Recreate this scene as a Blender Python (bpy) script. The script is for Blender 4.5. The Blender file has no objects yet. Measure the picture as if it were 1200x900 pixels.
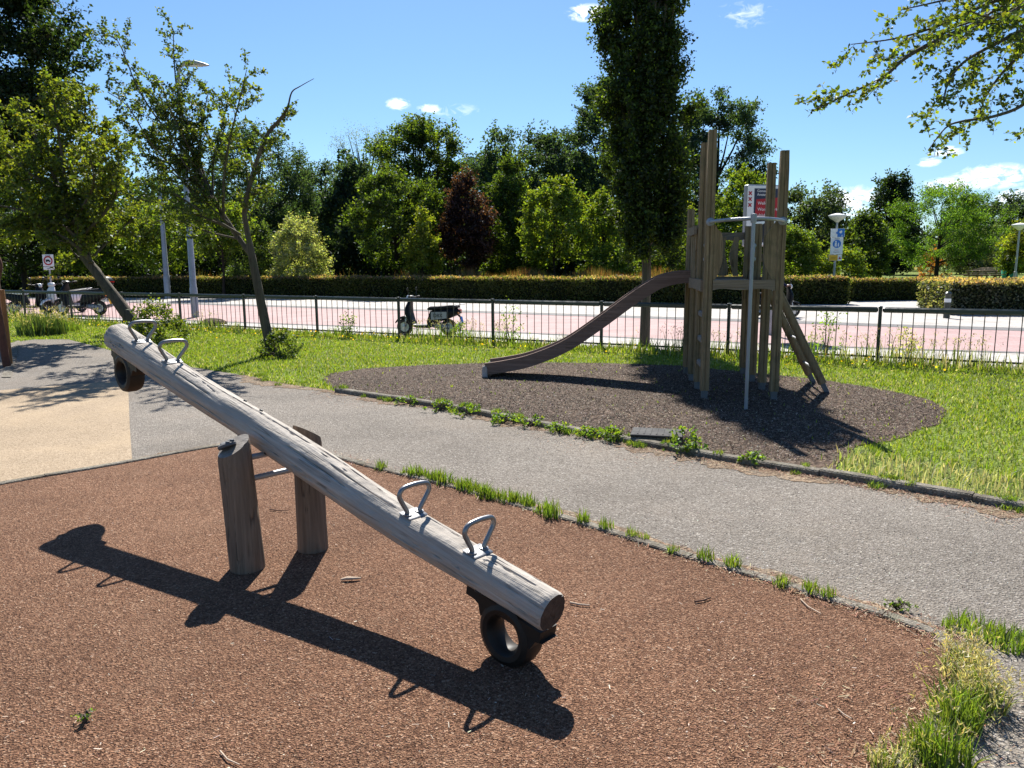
import bpy, bmesh, math, random
import numpy as np
from mathutils import Vector, Matrix, Euler, noise as mnoise
R = math.radians
rng = np.random.default_rng(11)
random.seed(7)
S = bpy.context.scene
COL = S.collection

# ------------------------------------------------------------------ camera
F = 900.0                       # focal length in units of a 1200 px wide frame
CAMH = 1.6
cam_d = bpy.data.cameras.new('camera'); cam = bpy.data.objects.new('camera', cam_d); COL.objects.link(cam)
cam_d.sensor_width = 36; cam_d.lens = 27.0; cam_d.clip_end = 3000; cam_d.clip_start = .05
CM = Euler((R(81.0), 0, 0)).to_matrix() @ Matrix.Rotation(R(-.4), 3, 'Z')
cam.location = (0, 0, CAMH); cam.rotation_euler = CM.to_euler()
S.camera = cam
CR, CU, CF = CM.col[0].copy(), CM.col[1].copy(), -CM.col[2].copy()
def ray(u, v): return CF + CR*((u-600)/F) + CU*((450-v)/F)
def at(u, v, z=0.0):            # survey helper: point of the plan at height z
    r = ray(u, v); t = (z-CAMH)/r.z
    return Vector((0, 0, CAMH)) + r*t
def atY(u, v, Y):
    r = ray(u, v); return Vector((0, 0, CAMH)) + r*(Y/r.y)
def atD(u, v, d):
    return Vector((0, 0, CAMH)) + ray(u, v)*d

# ------------------------------------------------------------------ tags
def tag(o, label=None, cat=None, group=None, kind=None):
    if label: o['label'] = label
    if cat: o['category'] = cat
    if group: o['group'] = group
    if kind: o['kind'] = kind
    return o
def empty(name, loc=(0, 0, 0), rz=0, label=None, cat=None, group=None):
    o = bpy.data.objects.new(name, None); COL.objects.link(o)
    o.location = loc; o.rotation_euler = (0, 0, rz); o.empty_display_size = .1
    return tag(o, label, cat, group)
def link(name, me, parent=None):
    o = bpy.data.objects.new(name, me); COL.objects.link(o)
    if parent: o.parent = parent
    return o
def copy_tree(o, parent=None):
    c = o.copy(); COL.objects.link(c); c.parent = parent
    for ch in list(o.children): copy_tree(ch, c)
    return c

# ------------------------------------------------------------------ mesh builder
class MB:
    def __init__(s): s.v = []; s.f = []; s.m = []
    def add(s, vs, fs, mi=0, M=None):
        o = len(s.v)
        for p in vs:
            p = Vector(p)
            s.v.append(M @ p if M is not None else p)
        for f in fs: s.f.append([i+o for i in f]); s.m.append(mi)
        return s
    def box(s, c, d, rot=None, mi=0, bev=0.0):
        x, y, z = d[0]/2, d[1]/2, d[2]/2
        if bev > 0:
            b = min(bev, x*.9, y*.9, z*.9)
            prof = [(-x+b, -y), (x-b, -y), (x, -y+b), (x, y-b), (x-b, y), (-x+b, y), (-x, y-b), (-x, -y+b)]
            inn = [(-x+b, -y+b), (x-b, -y+b), (x-b, -y+b), (x-b, y-b), (x-b, y-b), (-x+b, y-b), (-x+b, y-b), (-x+b, -y+b)]
            sc = lambda k: [(p[0]*k, p[1]*k) for p in prof]
            rings = []
            shr = lambda p, e: (p[0]-math.copysign(min(e, abs(p[0])), p[0]), p[1]-math.copysign(min(e, abs(p[1])), p[1]))
            vs = []
            for zz, e in ((-z, b), (-z+b, 0), (z-b, 0), (z, b)):
                for p in prof:
                    q = shr(p, e); vs.append((q[0], q[1], zz))
            fs = []
            for k in range(3):
                for i in range(8):
                    j = (i+1) % 8; fs.append([k*8+i, k*8+j, k*8+8+j, k*8+8+i])
            fs.append(list(range(7, -1, -1))); fs.append([24+i for i in range(8)])
        else:
            vs = [(sx*x, sy*y, sz*z) for sz in (-1, 1) for sy in (-1, 1) for sx in (-1, 1)]
            fs = [(0, 2, 3, 1), (4, 5, 7, 6), (0, 1, 5, 4), (2, 6, 7, 3), (0, 4, 6, 2), (1, 3, 7, 5)]
        M = Matrix.Translation(Vector(c))
        if rot is not None:
            M = M @ (rot.to_4x4() if isinstance(rot, Matrix) else Euler(rot).to_matrix().to_4x4())
        return s.add(vs, fs, mi, M)
    def tube(s, pts, rad, n=8, cap=True, mi=0, sq=1.0, jit=0.0):
        pts = [Vector(p) for p in pts]; k = len(pts)
        if not hasattr(rad, '__len__'): rad = [rad]*k
        vs = []; up = None
        for i in range(k):
            t = (pts[min(i+1, k-1)] - pts[max(i-1, 0)])
            if t.length < 1e-9: t = Vector((0, 0, 1))
            t.normalize()
            if up is None:
                up = Vector((0, 0, 1)) if abs(t.z) < .9 else Vector((1, 0, 0))
            a = t.cross(up)
            if a.length < 1e-6: a = t.cross(Vector((0, 1, .1)))
            a.normalize(); b = a.cross(t).normalized(); up = b
            for j in range(n):
                w = 2*math.pi*j/n
                r = rad[i]*(1+jit*(random.random()-.5))
                vs.append(pts[i] + a*(math.cos(w)*r) + b*(math.sin(w)*r*sq))
        fs = []
        for i in range(k-1):
            for j in range(n):
                q = (j+1) % n
                fs.append([i*n+j, i*n+n+j, i*n+n+q, i*n+q])
        if cap:
            fs.append(list(range(n))); fs.append([(k-1)*n+j for j in range(n-1, -1, -1)])
        return s.add(vs, fs, mi)
    def cyl(s, a, b, r, n=16, mi=0, r2=None):
        return s.tube([a, b], [r, r if r2 is None else r2], n, True, mi)
    def prism(s, poly, h0, h1, M=None, mi=0):          # poly in XY, extruded in Z
        n = len(poly)
        vs = [(p[0], p[1], h0) for p in poly] + [(p[0], p[1], h1) for p in poly]
        fs = [list(range(n-1, -1, -1)), [n+i for i in range(n)]]
        for i in range(n):
            j = (i+1) % n; fs.append([i, j, n+j, n+i])
        return s.add(vs, fs, mi, M)
    def lathe(s, prof, n=24, M=None, mi=0, cap=True):            # prof: (r, z)
        vs = []; k = len(prof)
        for r, z in prof:
            for j in range(n):
                w = 2*math.pi*j/n; vs.append((r*math.cos(w), r*math.sin(w), z))
        fs = []
        for i in range(k-1):
            for j in range(n):
                q = (j+1) % n; fs.append([i*n+j, i*n+q, i*n+n+q, i*n+n+j])
        if cap and prof[0][0] > 1e-6: fs.append(list(range(n-1, -1, -1)))
        if cap and prof[-1][0] > 1e-6: fs.append([(k-1)*n+j for j in range(n)])
        return s.add(vs, fs, mi, M)
    def loft(s, secs, n=16, e=2.6, mi=0, M=None):      # secs: (centre, half_a, half_b, A axis, B axis) superellipses
        vs = []
        for c, ha, hb, A, B in secs:
            c, A, B = Vector(c), Vector(A), Vector(B)
            for j in range(n):
                w = 2*math.pi*j/n; cs, sn = math.cos(w), math.sin(w)
                vs.append(c + A*(ha*math.copysign(abs(cs)**(2/e), cs)) + B*(hb*math.copysign(abs(sn)**(2/e), sn)))
        k = len(secs); fs = []
        for i in range(k-1):
            for j in range(n):
                q = (j+1) % n; fs.append([i*n+j, i*n+q, i*n+n+q, i*n+n+j])
        fs.append(list(range(n-1, -1, -1))); fs.append([(k-1)*n+j for j in range(n)])
        return s.add(vs, fs, mi, M)
    def torus(s, c, Rr, r, axis='Y', n=24, m=8, mi=0, sq=1.0):
        vs = []; fs = []
        for i in range(n):
            a = 2*math.pi*i/n
            for j in range(m):
                b = 2*math.pi*j/m
                rr = Rr + r*math.cos(b); h = r*sq*math.sin(b)
                p = (rr*math.cos(a), h, rr*math.sin(a)) if axis == 'Y' else (h, rr*math.cos(a), rr*math.sin(a))
                vs.append(Vector(p)+Vector(c))
        for i in range(n):
            for j in range(m):
                i2, j2 = (i+1) % n, (j+1) % m
                fs.append([i*m+j, i*m+j2, i2*m+j2, i2*m+j])
        return s.add(vs, fs, mi)
    def mesh(s, name, mats, smooth=None):
        me = bpy.data.meshes.new(name)
        me.from_pydata([tuple(p) for p in s.v], [], s.f)
        if not isinstance(mats, (list, tuple)): mats = [mats]
        for m in mats: me.materials.append(m)
        if len(mats) > 1: me.polygons.foreach_set('material_index', s.m)
        bm = bmesh.new(); bm.from_mesh(me); bmesh.ops.recalc_face_normals(bm, faces=bm.faces); bm.to_mesh(me); bm.free()
        if smooth is not None:
            me.polygons.foreach_set('use_smooth', [True]*len(me.polygons))
            try: me.set_sharp_from_angle(angle=R(smooth))
            except Exception: pass
        me.update()
        return me
    def build(s, name, mats, parent=None, smooth=None):
        return link(name, s.mesh(name, mats, smooth), parent)

def np_mesh(name, V, k, mat, cols=None, faces=None):
    """V (N*k,3): N separate k-gons (or shared faces given as an index array M x k)."""
    V = np.ascontiguousarray(V, dtype=np.float32)
    me = bpy.data.meshes.new(name)
    if k == 5:                     # grass blades: five points, three triangles each
        b5 = (np.arange(len(V)//5, dtype=np.int32)*5)[:, None]
        faces = (b5 + np.array([[0, 1, 2, 0, 2, 4, 4, 2, 3]], dtype=np.int32)).reshape(-1, 3); k = 3
    if faces is None: idx = np.arange(len(V), dtype=np.int32); nf = len(V)//k
    else: idx = np.ascontiguousarray(faces, dtype=np.int32).ravel(); nf = len(idx)//k
    me.vertices.add(len(V)); me.vertices.foreach_set('co', V.ravel())
    me.loops.add(len(idx)); me.loops.foreach_set('vertex_index', idx)
    me.polygons.add(nf); me.polygons.foreach_set('loop_start', np.arange(0, nf*k, k, dtype=np.int32))
    me.polygons.foreach_set('loop_total', np.full(nf, k, dtype=np.int32))
    me.update(calc_edges=True)
    if cols is not None:
        a = me.color_attributes.new('col', 'FLOAT_COLOR', 'POINT')
        c = np.ones((len(V), 4), dtype=np.float32); c[:, :3] = cols
        a.data.foreach_set('color', c.ravel())
    me.materials.append(mat)
    return me

# ------------------------------------------------------------------ materials
class NT:
    def __init__(s, name):
        s.m = bpy.data.materials.new(name); s.m.use_nodes = True
        s.t = s.m.node_tree; s.t.nodes.clear()
        s.out = s.n('ShaderNodeOutputMaterial')
    def n(s, typ, **kw):
        nd = s.t.nodes.new(typ)
        for k, v in kw.items(): setattr(nd, k, v)
        return nd
    def l(s, a, b): s.t.links.new(a, b)
    def coord(s, scale=(1, 1, 1), src='Object', rot=(0, 0, 0)):
        tc = s.n('ShaderNodeTexCoord'); mp = s.n('ShaderNodeMapping')
        mp.inputs['Scale'].default_value = scale; mp.inputs['Rotation'].default_value = rot
        s.l(tc.outputs[src], mp.inputs['Vector']); return mp.outputs['Vector']
    def noise(s, vec, scale=5, detail=4, rough=.55, dist=0):
        nd = s.n('ShaderNodeTexNoise'); nd.inputs['Scale'].default_value = scale; nd.inputs['Detail'].default_value = detail
        nd.inputs['Roughness'].default_value = rough; nd.inputs['Distortion'].default_value = dist
        s.l(vec, nd.inputs['Vector']); return nd
    def voro(s, vec, scale=50, feat='F1'):
        nd = s.n('ShaderNodeTexVoronoi', feature=feat); nd.inputs['Scale'].default_value = scale
        s.l(vec, nd.inputs['Vector']); return nd
    def ramp(s, fac, stops, interp='LINEAR'):
        nd = s.n('ShaderNodeValToRGB'); cr = nd.color_ramp; cr.interpolation = interp
        while len(cr.elements) < len(stops): cr.elements.new(.5)
        for e, (p, c) in zip(cr.elements, stops):
            e.position = p; e.color = (*c, 1) if hasattr(c, '__len__') else (c, c, c, 1)
        s.l(fac, nd.inputs['Fac']); return nd.outputs['Color']
    def mix(s, fac, a, b, typ='MIX'):
        nd = s.n('ShaderNodeMix', data_type='RGBA', blend_type=typ)
        for inp, val in ((nd.inputs[0], fac), (nd.inputs[6], a), (nd.inputs[7], b)):
            if hasattr(val, 'links') or hasattr(val, 'is_linked'): s.l(val, inp)
            elif hasattr(val, '__len__'): inp.default_value = (*val, 1)
            else: inp.default_value = val
        return nd.outputs[2]
    def math(s, op, a, b=0.0):
        nd = s.n('ShaderNodeMath', operation=op)
        for i, val in enumerate((a, b)):
            if hasattr(val, 'is_linked'): s.l(val, nd.inputs[i])
            else: nd.inputs[i].default_value = val
        return nd.outputs[0]
    def bump(s, h, strength=.5, dist=.01, normal=None):
        nd = s.n('ShaderNodeBump'); nd.inputs['Strength'].default_value = strength; nd.inputs['Distance'].default_value = dist
        s.l(h, nd.inputs['Height'])
        if normal is not None: s.l(normal, nd.inputs['Normal'])
        return nd.outputs['Normal']
    def pbr(s, color, rough=.8, metal=0, normal=None, spec=.3, coat=0):
        p = s.n('ShaderNodeBsdfPrincipled')
        for key, val in (('Base Color', color), ('Roughness', rough), ('Metallic', metal), ('Specular IOR Level', spec), ('Coat Weight', coat)):
            if hasattr(val, 'is_linked'): s.l(val, p.inputs[key])
            elif hasattr(val, '__len__'): p.inputs[key].default_value = (*val, 1)
            else: p.inputs[key].default_value = val
        if normal is not None: s.l(normal, p.inputs['Normal'])
        s.l(p.outputs[0], s.out.inputs['Surface']); return s.m

def paint(name, c, rough=.45, metal=0, var=.12, spec=.4, coat=0, dirt=None):
    t = NT(name); v = t.coord()
    n = t.noise(v, 9, 5)
    lo = tuple(x*(1-var) for x in c); hi = tuple(min(1, x*(1+var)) for x in c)
    col = t.ramp(n.outputs['Fac'], [(.3, lo), (.7, hi)])
    if dirt is not None:
        n2 = t.noise(v, 3.1, 6, .65)
        f = t.ramp(n2.outputs['Fac'], [(.5, 0.0), (.72, .75)])
        col = t.mix(f, col, dirt)
    nb = t.noise(v, 60, 3)
    return t.pbr(col, t.ramp(n.outputs['Fac'], [(.3, max(.05, rough-.1)), (.7, min(1, rough+.12))]), metal, t.bump(nb.outputs['Fac'], .08, .004), spec, coat)

def wood(name, dark, light, axis=2, fine=1.0, crack=.5, green=None, mute=0.0):
    t = NT(name)
    sc = [26*fine]*3; sc[axis] = 1.3*fine
    v = t.coord(tuple(sc))
    n1 = t.noise(v, 1.0, 6, .62, .6)
    sc2 = [90*fine]*3; sc2[axis] = 2.2*fine
    v2 = t.coord(tuple(sc2)); n2 = t.noise(v2, 1.0, 4, .6)
    sc3 = [17*fine]*3; sc3[axis] = .55*fine
    v3 = t.coord(tuple(sc3)); vo = t.noise(v3, 1.0, 2, .5, .3)
    big = t.noise(t.coord(), 2.3, 5, .6)
    col = t.ramp(n1.outputs['Fac'], [(.28, dark), (.5, tuple((a+b)/2 for a, b in zip(dark, light))), (.72, light)])
    col = t.mix(t.ramp(n2.outputs['Fac'], [(.35, .55*(1-mute)), (.6, 0.0)]), col, tuple(x*.45 for x in dark))
    ck = t.ramp(vo.outputs['Fac'], [(.475, 0.0), (.5, 1.0), (.52, 0.0)])
    n4 = t.noise(t.coord(), 7, 2)
    ck = t.mix(1.0, ck, t.ramp(n4.outputs['Fac'], [(.48, 0.0), (.6, crack)]), 'MULTIPLY')
    col = t.mix(ck, col, (.012, .009, .007))
    col = t.mix(t.ramp(big.outputs['Fac'], [(.4, .45), (.65, 0.0)]), col, tuple(x*.6 for x in light), 'MIX')
    if green is not None:
        g = t.noise(t.coord(), 3.7, 5, .65)
        col = t.mix(t.ramp(g.outputs['Fac'], [(.5, 0.0), (.7, .6)]), col, green)
    h = t.mix(.5, n1.outputs['Fac'], n2.outputs['Fac'])
    h = t.mix(ck, h, (0, 0, 0))
    nb_ = t.noise(t.coord(), 13, 3, .5)
    h2 = t.bump(nb_.outputs['Fac'], .5*mute, .03)
    return t.pbr(col, .82, 0, t.bump(h, .7, .012, h2), .25)

def leafmat(name, trans=.42, gloss=.06, tint=(2.0, 1.85, .5)):
    t = NT(name)
    a = t.n('ShaderNodeAttribute', attribute_name='col')
    d = t.n('ShaderNodeBsdfDiffuse'); t.l(a.outputs['Color'], d.inputs['Color'])
    tr = t.n('ShaderNodeBsdfTranslucent'); t.l(t.mix(1.0, a.outputs['Color'], tint, 'MULTIPLY'), tr.inputs['Color'])
    g = t.n('ShaderNodeBsdfGlossy'); g.inputs['Roughness'].default_value = .5; g.inputs['Color'].default_value = (.9, .95, 1, 1)
    m1 = t.n('ShaderNodeMixShader'); m1.inputs[0].default_value = trans
    t.l(d.outputs[0], m1.inputs[1]); t.l(tr.outputs[0], m1.inputs[2])
    m2 = t.n('ShaderNodeMixShader'); m2.inputs[0].default_value = gloss
    t.l(m1.outputs[0], m2.inputs[1]); t.l(g.outputs[0], m2.inputs[2])
    t.l(m2.outputs[0], t.out.inputs['Surface']); return t.m
def flakemat(name, rough=.8, spec=.25):
    t = NT(name); a = t.n('ShaderNodeAttribute', attribute_name='col')
    return t.pbr(a.outputs['Color'], rough, 0, None, spec)

M = {}
M['leaf'] = leafmat('leaf', .55, .018)
M['leaf_near'] = leafmat('leaf_near', .56, .03)
M['grass'] = leafmat('grass_blade', .46, .03, (1.4, 1.35, .6))
M['flake'] = flakemat('wood_flake')
M['log'] = wood('weathered_log', (.27, .236, .20), (.53, .48, .42), axis=0, fine=1.5, crack=.6, mute=.72)
M['log_end'] = wood('shaded_log_end_grain', (.035, .025, .02), (.10, .07, .055), axis=0, fine=.6, crack=.6)  # end grain brown, darkened with the shade on the low end face
M['post'] = wood('seesaw_post_wood', (.13, .085, .055), (.33, .24, .17), axis=2, fine=.9, crack=1.0)
M['post_top'] = wood('cut_post_top', (.16, .14, .12), (.38, .34, .30), axis=0, fine=.8)
M['tower'] = wood('tower_timber', (.19, .128, .066), (.39, .285, .165), axis=2, fine=1.0, crack=.8, green=(.085, .085, .045))
M['board'] = wood('tower_board', (.17, .125, .08), (.36, .28, .20), axis=0, fine=.9, crack=.8)
M['slide'] = wood('slide_wood', (.15, .092, .07), (.30, .20, .155), axis=0, fine=.7, crack=.5)
M['bark'] = wood('tree_bark', (.05, .038, .026), (.17, .135, .095), axis=2, fine=.7, crack=.9, green=(.075, .08, .04))
M['bark_far'] = paint('far_bark', (.035, .028, .022), .9, 0, .3, .1)
M['steel'] = paint('galvanised_steel', (.235, .24, .25), .45, .75, .1, .5)
M['foot'] = paint('dull_post_foot', (.13, .14, .15), .55, .3, .2, .4, 0, (.08, .06, .045))
M['capgrey'] = paint('weathered_rubber_grey', (.10, .10, .105), .7, 0, .3, .3)
M['decal'] = paint('dull_white_panel', (.38, .38, .37), .5, 0, .12, .3)
M['steel_pole'] = paint('painted_steel_tube', (.27, .29, .32), .42, .35, .12, .5)
M['steel_dull'] = paint('dull_steel', (.33, .34, .36), .5, .55, .15, .5, 0, (.16, .15, .14))
M['rubber'] = paint('black_rubber', (.022, .018, .016), .62, 0, .25, .4)
M['tyre_brown'] = paint('worn_brown_rubber', (.012, .010, .008), .55, 0, .3, .35, 0, (.035, .022, .014))
M['fence'] = paint('fence_dark_green', (.012, .022, .018), .32, 0, .2, .6)
M['pole'] = paint('lamp_post_grey', (.34, .36, .38), .45, .3, .08, .4, 0, (.22, .22, .21))
M['white'] = paint('white_enamel', (.78, .79, .80), .3, 0, .04, .5)
M['offwhite'] = paint('milky_lamp_shade', (.72, .72, .70), .4, 0, .05, .4)
M['blue'] = paint('sign_blue', (.02, .17, .55), .35, 0, .08, .4)
M['red'] = paint('sign_red', (.40, .010, .02), .35, 0, .08, .4)
M['yellow'] = paint('sign_yellow', (.75, .42, .02), .4, 0, .08, .4)
M['ink'] = paint('printing_ink', (.02, .02, .025), .5, 0, .1, .3)
M['navy'] = paint('poster_navy', (.02, .025, .06), .4, 0, .3, .4)
M['poster_skin'] = paint('poster_warm_tone', (.42, .2, .12), .4, 0, .3, .4)
M['black'] = paint('gloss_black_plastic', (.007, .008, .009), .45, 0, .15, .22, 0)
M['matte'] = paint('matte_black_plastic', (.02, .021, .022), .55, 0, .2, .4)
M['seatvinyl'] = paint('seat_vinyl', (.014, .014, .015), .6, 0, .2, .25)
M['silver'] = paint('silver_paint', (.5, .51, .53), .25, .6, .05, .5)
M['taillight'] = paint('tail_light_red', (.5, .015, .01), .15, 0, .05, .6, .5)
M['amber'] = paint('indicator_amber', (.65, .2, .01), .15, 0, .05, .6, .5)
M['mirror'] = paint('mirror_glass', (.8, .85, .9), .04, 1.0, .02, .6)
M['lens'] = paint('lamp_glass', (.6, .62, .65), .08, .2, .04, .7, .5)
M['cloth'] = paint('navy_clothes', (.012, .017, .045), .9, 0, .25, .1)
M['skin'] = paint('skin', (.45, .25, .18), .55, 0, .08, .3)
M['corten'] = paint('rusty_steel', (.11, .048, .034), .75, .1, .25, .2, 0, (.2, .075, .035))
M['orangewood'] = wood('orange_timber', (.25, .11, .045), (.45, .22, .09), axis=2, fine=.8)
M['concrete'] = None

# ------------------------------------------------------------------ ground materials
def ground_mat(name, cells, stops, sc2, tint=None, bumpd=.006, strength=.9, big=.8, stretch=(1, 1, 1), cellmix=.85):
    t = NT(name); v = t.coord(stretch)
    # warp the lookup a bit so that cells are not regular
    w = t.noise(t.coord(), cells*.6, 2)
    vv = t.n('ShaderNodeVectorMath', operation='SCALE'); t.l(w.outputs['Color'], vv.inputs[0]); vv.inputs['Scale'].default_value = 1.1/cells
    ad = t.n('ShaderNodeVectorMath', operation='ADD'); t.l(v, ad.inputs[0]); t.l(vv.outputs[0], ad.inputs[1])
    vo = t.voro(ad.outputs[0], cells)
    sep = t.n('ShaderNodeSeparateColor'); t.l(vo.outputs['Color'], sep.inputs[0])
    col = t.ramp(sep.outputs[0], stops)
    n = t.noise(t.coord(), sc2, 6, .65)
    col = t.mix(.5, col, t.ramp(n.outputs['Fac'], stops))if cellmix < .8 else t.mix(.3, col, t.ramp(n.outputs['Fac'], stops))
    nb = t.noise(t.coord(), big, 5, .6)
    col = t.mix(1.0, col, t.ramp(nb.outputs['Fac'], [(.3, .78), (.7, 1.18)]), 'MULTIPLY')
    if tint is not None:
        for c, s, lo, hi, a in tint:
            q = t.noise(t.coord(), s, 6, .7)
            col = t.mix(t.ramp(q.outputs['Fac'], [(lo, 0.0), (hi, a)]), col, c)
    h = t.math('ADD', vo.outputs['Distance'], t.math('MULTIPLY', n.outputs['Fac'], .6))
    return t.pbr(col, .93, 0, t.bump(h, strength, bumpd), .15)

M['mulch'] = ground_mat('rubber_mulch', 140, [(0, (.036, .017, .010)), (.3, (.120, .059, .034)), (.7, (.24, .127, .075)), (.93, (.36, .212, .132)), (1, (.50, .355, .25))], 80,
                        [((.10, .05, .03), 1.3, .5, .78, .5), ((.28, .17, .11), .8, .54, .72, .35), ((.30, .19, .125), 3.0, .58, .75, .35)], .010, 1.0, .5)
M['barkchip'] = ground_mat('dark_bark_chips', 42, [(0, (.020, .013, .009)), (.4, (.055, .037, .026)), (.75, (.11, .075, .054)), (.95, (.185, .137, .10)), (1, (.32, .265, .21))], 26,
                           [((.12, .09, .065), 2.0, .55, .8, .3)], .014, 1.0, .7)
M['path'] = ground_mat('gritty_path', 100, [(0, (.075, .062, .052)), (.22, (.16, .14, .118)), (.65, (.225, .20, .172)), (.9, (.30, .27, .236)), (1, (.46, .425, .38))], 48,
                       [((.19, .155, .12), .9, .5, .75, .5), ((.25, .232, .205), 2.6, .55, .8, .4), ((.115, .10, .085), .55, .52, .7, .55), ((.13, .115, .10), 1.7, .6, .72, .5), ((.30, .285, .26), 3.6, .6, .75, .4)], .009, 1.0, .45)
M['tan'] = ground_mat('tan_rubber', 110, [(0, (.175, .13, .085)), (.5, (.295, .225, .15)), (1, (.43, .345, .25))], 40,
                      [((.33, .25, .15), 1.2, .5, .8, .35)], .003, .6, .6)
M['soil'] = ground_mat('grassy_soil', 40, [(0, (.05, .07, .012)), (.4, (.13, .18, .028)), (.75, (.19, .25, .04)), (1, (.28, .30, .10))], 14,
                       [((.20, .17, .08), 1.1, .56, .75, .45), ((.07, .115, .015), .7, .5, .75, .4)], .03, 1.0, .35)
M['concrete'] = ground_mat('old_concrete', 90, [(0, (.10, .088, .07)), (.5, (.20, .18, .148)), (1, (.32, .295, .25))], 20,
                           [((.075, .06, .042), 3.5, .42, .68, .8), ((.09, .10, .045), 6.0, .55, .75, .6)], .006, 1.0, 1.2)
M['litter'] = ground_mat('dry_litter', 60, [(0, (.07, .045, .028)), (.4, (.16, .11, .072)), (.8, (.27, .20, .135)), (1, (.45, .36, .25))], 24, [((.10, .065, .045), 3.0, .45, .7, .7), ((.2, .19, .16), 5.0, .5, .7, .6)], .012, 1.0, 1.3)

def pavers(name, c1, c2, mortar, sx, sy, rot=0.0):
    t = NT(name); v = t.coord(rot=(0, 0, rot))
    b = t.n('ShaderNodeTexBrick'); t.l(v, b.inputs['Vector'])
    b.inputs['Color1'].default_value = (*c1, 1); b.inputs['Color2'].default_value = (*c2, 1); b.inputs['Mortar'].default_value = (*mortar, 1)
    b.inputs['Scale'].default_value = 1.0; b.inputs['Mortar Size'].default_value = .012; b.inputs['Brick Width'].default_value = sx; b.inputs['Row Height'].default_value = sy
    n = t.noise(t.coord(), 1.2, 6, .65); n2 = t.noise(t.coord(), 30, 4)
    col = t.mix(1.0, b.outputs['Color'], t.ramp(n.outputs['Fac'], [(.3, .8), (.7, 1.15)]), 'MULTIPLY')
    col = t.mix(1.0, col, t.ramp(n2.outputs['Fac'], [(.3, .85), (.7, 1.1)]), 'MULTIPLY')
    return t.pbr(col, .85, 0, t.bump(b.outputs['Fac'], -.6, .006), .25)
M['slab'] = pavers('grey_paving_slabs', (.44, .41, .38), (.39, .365, .335), (.22, .205, .185), .3, .3, R(-30))
M['pink'] = pavers('pink_brick_paving', (.43, .275, .265), (.39, .24, .235), (.31, .23, .215), .21, .07, R(-30))
M['gutter'] = pavers('grey_gutter_bricks', (.17, .165, .165), (.14, .135, .135), (.1, .1, .1), .21, .1, R(-30))
SKY_AIR, SKY_DUST, SKY_OZ, SKY_STR, EXPO = 1.0, .3, 2.9, .054, 1.12
SKY_TINT = (.76, .975, 1.18, 1); CLOUD = (15, 15.2, 15.6, 1)
# ------------------------------------------------------------------ ground sheets
def densify(pts, step, jit=0.0, seed=0):
    out = []
    n = len(pts)
    for i in range(n):
        a, b = Vector(pts[i][:2]), Vector(pts[(i+1) % n][:2])
        k = max(1, int((b-a).length/step))
        d = (b-a).normalized() if (b-a).length > 0 else Vector((1, 0)); nr = Vector((-d.y, d.x))
        for j in range(k):
            p = a.lerp(b, j/k)
            if jit:
                q = Vector((p.x*1.7, p.y*1.7, seed)); q2 = Vector((p.x*7, p.y*7, seed+5))
                p = p + nr*(jit*(mnoise.noise(q)*1.0 + mnoise.noise(q2)*.55))
            out.append((p.x, p.y))
    return out
def sheet(name, pts, z, mat, step=.25, jit=0.0, seed=0):
    P = densify(pts, step, jit, seed)
    me = bpy.data.meshes.new(name)
    me.from_pydata([(x, y, z) for x, y in P], [], [list(range(len(P)))])
    bm = bmesh.new(); bm.from_mesh(me); bmesh.ops.triangulate(bm, faces=bm.faces)
    for f in bm.faces:
        if f.normal.z < 0: f.normal_flip()
    bm.to_mesh(me); bm.free()
    me.materials.append(mat)
    return tag(link(name, me), kind='structure')
def smooth_path(pts, n=8):
    pts = [Vector(p) for p in pts]; out = []
    for i in range(len(pts)-1):
        p0, p1, p2, p3 = pts[max(i-1, 0)], pts[i], pts[i+1], pts[min(i+2, len(pts)-1)]
        for j in range(n):
            t = j/n
            out.append(.5*((2*p1) + (p2-p0)*t + (2*p0-5*p1+4*p2-p3)*t*t + (3*p1-p0-3*p2+p3)*t**3))
    out.append(pts[-1]); return out
def gp(*px): return [at(u, v) for u, v in px]

sheet('ground', [(-900, -60), (900, -60), (900, 1500), (-900, 1500)], 0.0, M['soil'], 400)

kerb_px = [(285, 440), (330, 450), (385, 458), (460, 469), (540, 482), (640, 501), (745, 520), (840, 538), (920, 551), (1000, 564), (1100, 581), (1200, 598)]
kerb_line = smooth_path(gp(*kerb_px), 6)
kend = kerb_line[-1] + (kerb_line[-1]-kerb_line[-6]).normalized()*4
kerb_line.append(kend)
path_poly = [(-14, -2), (9, -2), (9, 3), (kend.x+2, kend.y-1)] + [(p.x, p.y) for p in reversed(kerb_line)] + \
            [tuple(p[:2]) for p in gp((240, 433), (180, 424), (120, 408), (80, 398), (40, 398), (12, 402))] + [(-15, 13), (-15, -2)]
sheet('footpath', path_poly, .004, M['path'], .15, .035, 3)

edge_px = [(255, 524), (300, 521), (345, 526), (390, 536), (440, 550), (520, 569), (600, 592), (700, 621), (800, 653), (880, 676), (950, 698), (1030, 722), (1090, 742), (1122, 765), (1132, 795), (1120, 832), (1090, 868), (1050, 905)]
edge_line = smooth_path([at(-140, 598), at(0, 569), at(130, 547)] + gp(*edge_px) , 5)
last = edge_line[-1]
mulch_poly = [(p.x, p.y) for p in edge_line] + [(last.x-.15, last.y-.4), (last.x-.5, last.y-1.0), (.2, .2), (-1.5, -.6), (-6, -.6), (edge_line[0].x-1, edge_line[0].y-1)]
sheet('mulch_ground', mulch_poly, .012, M['mulch'], .08, .012, 9)
tan_poly = [tuple(p[:2]) for p in gp((150, 446), (152, 500), (155, 541))] + [tuple(p[:2]) for p in gp((0, 566), (-200, 606))] + [tuple(p[:2]) for p in gp((-260, 468), (0, 458))]
sheet('tan_rubber_pad', tan_poly, .008, M['tan'], .5)

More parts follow.
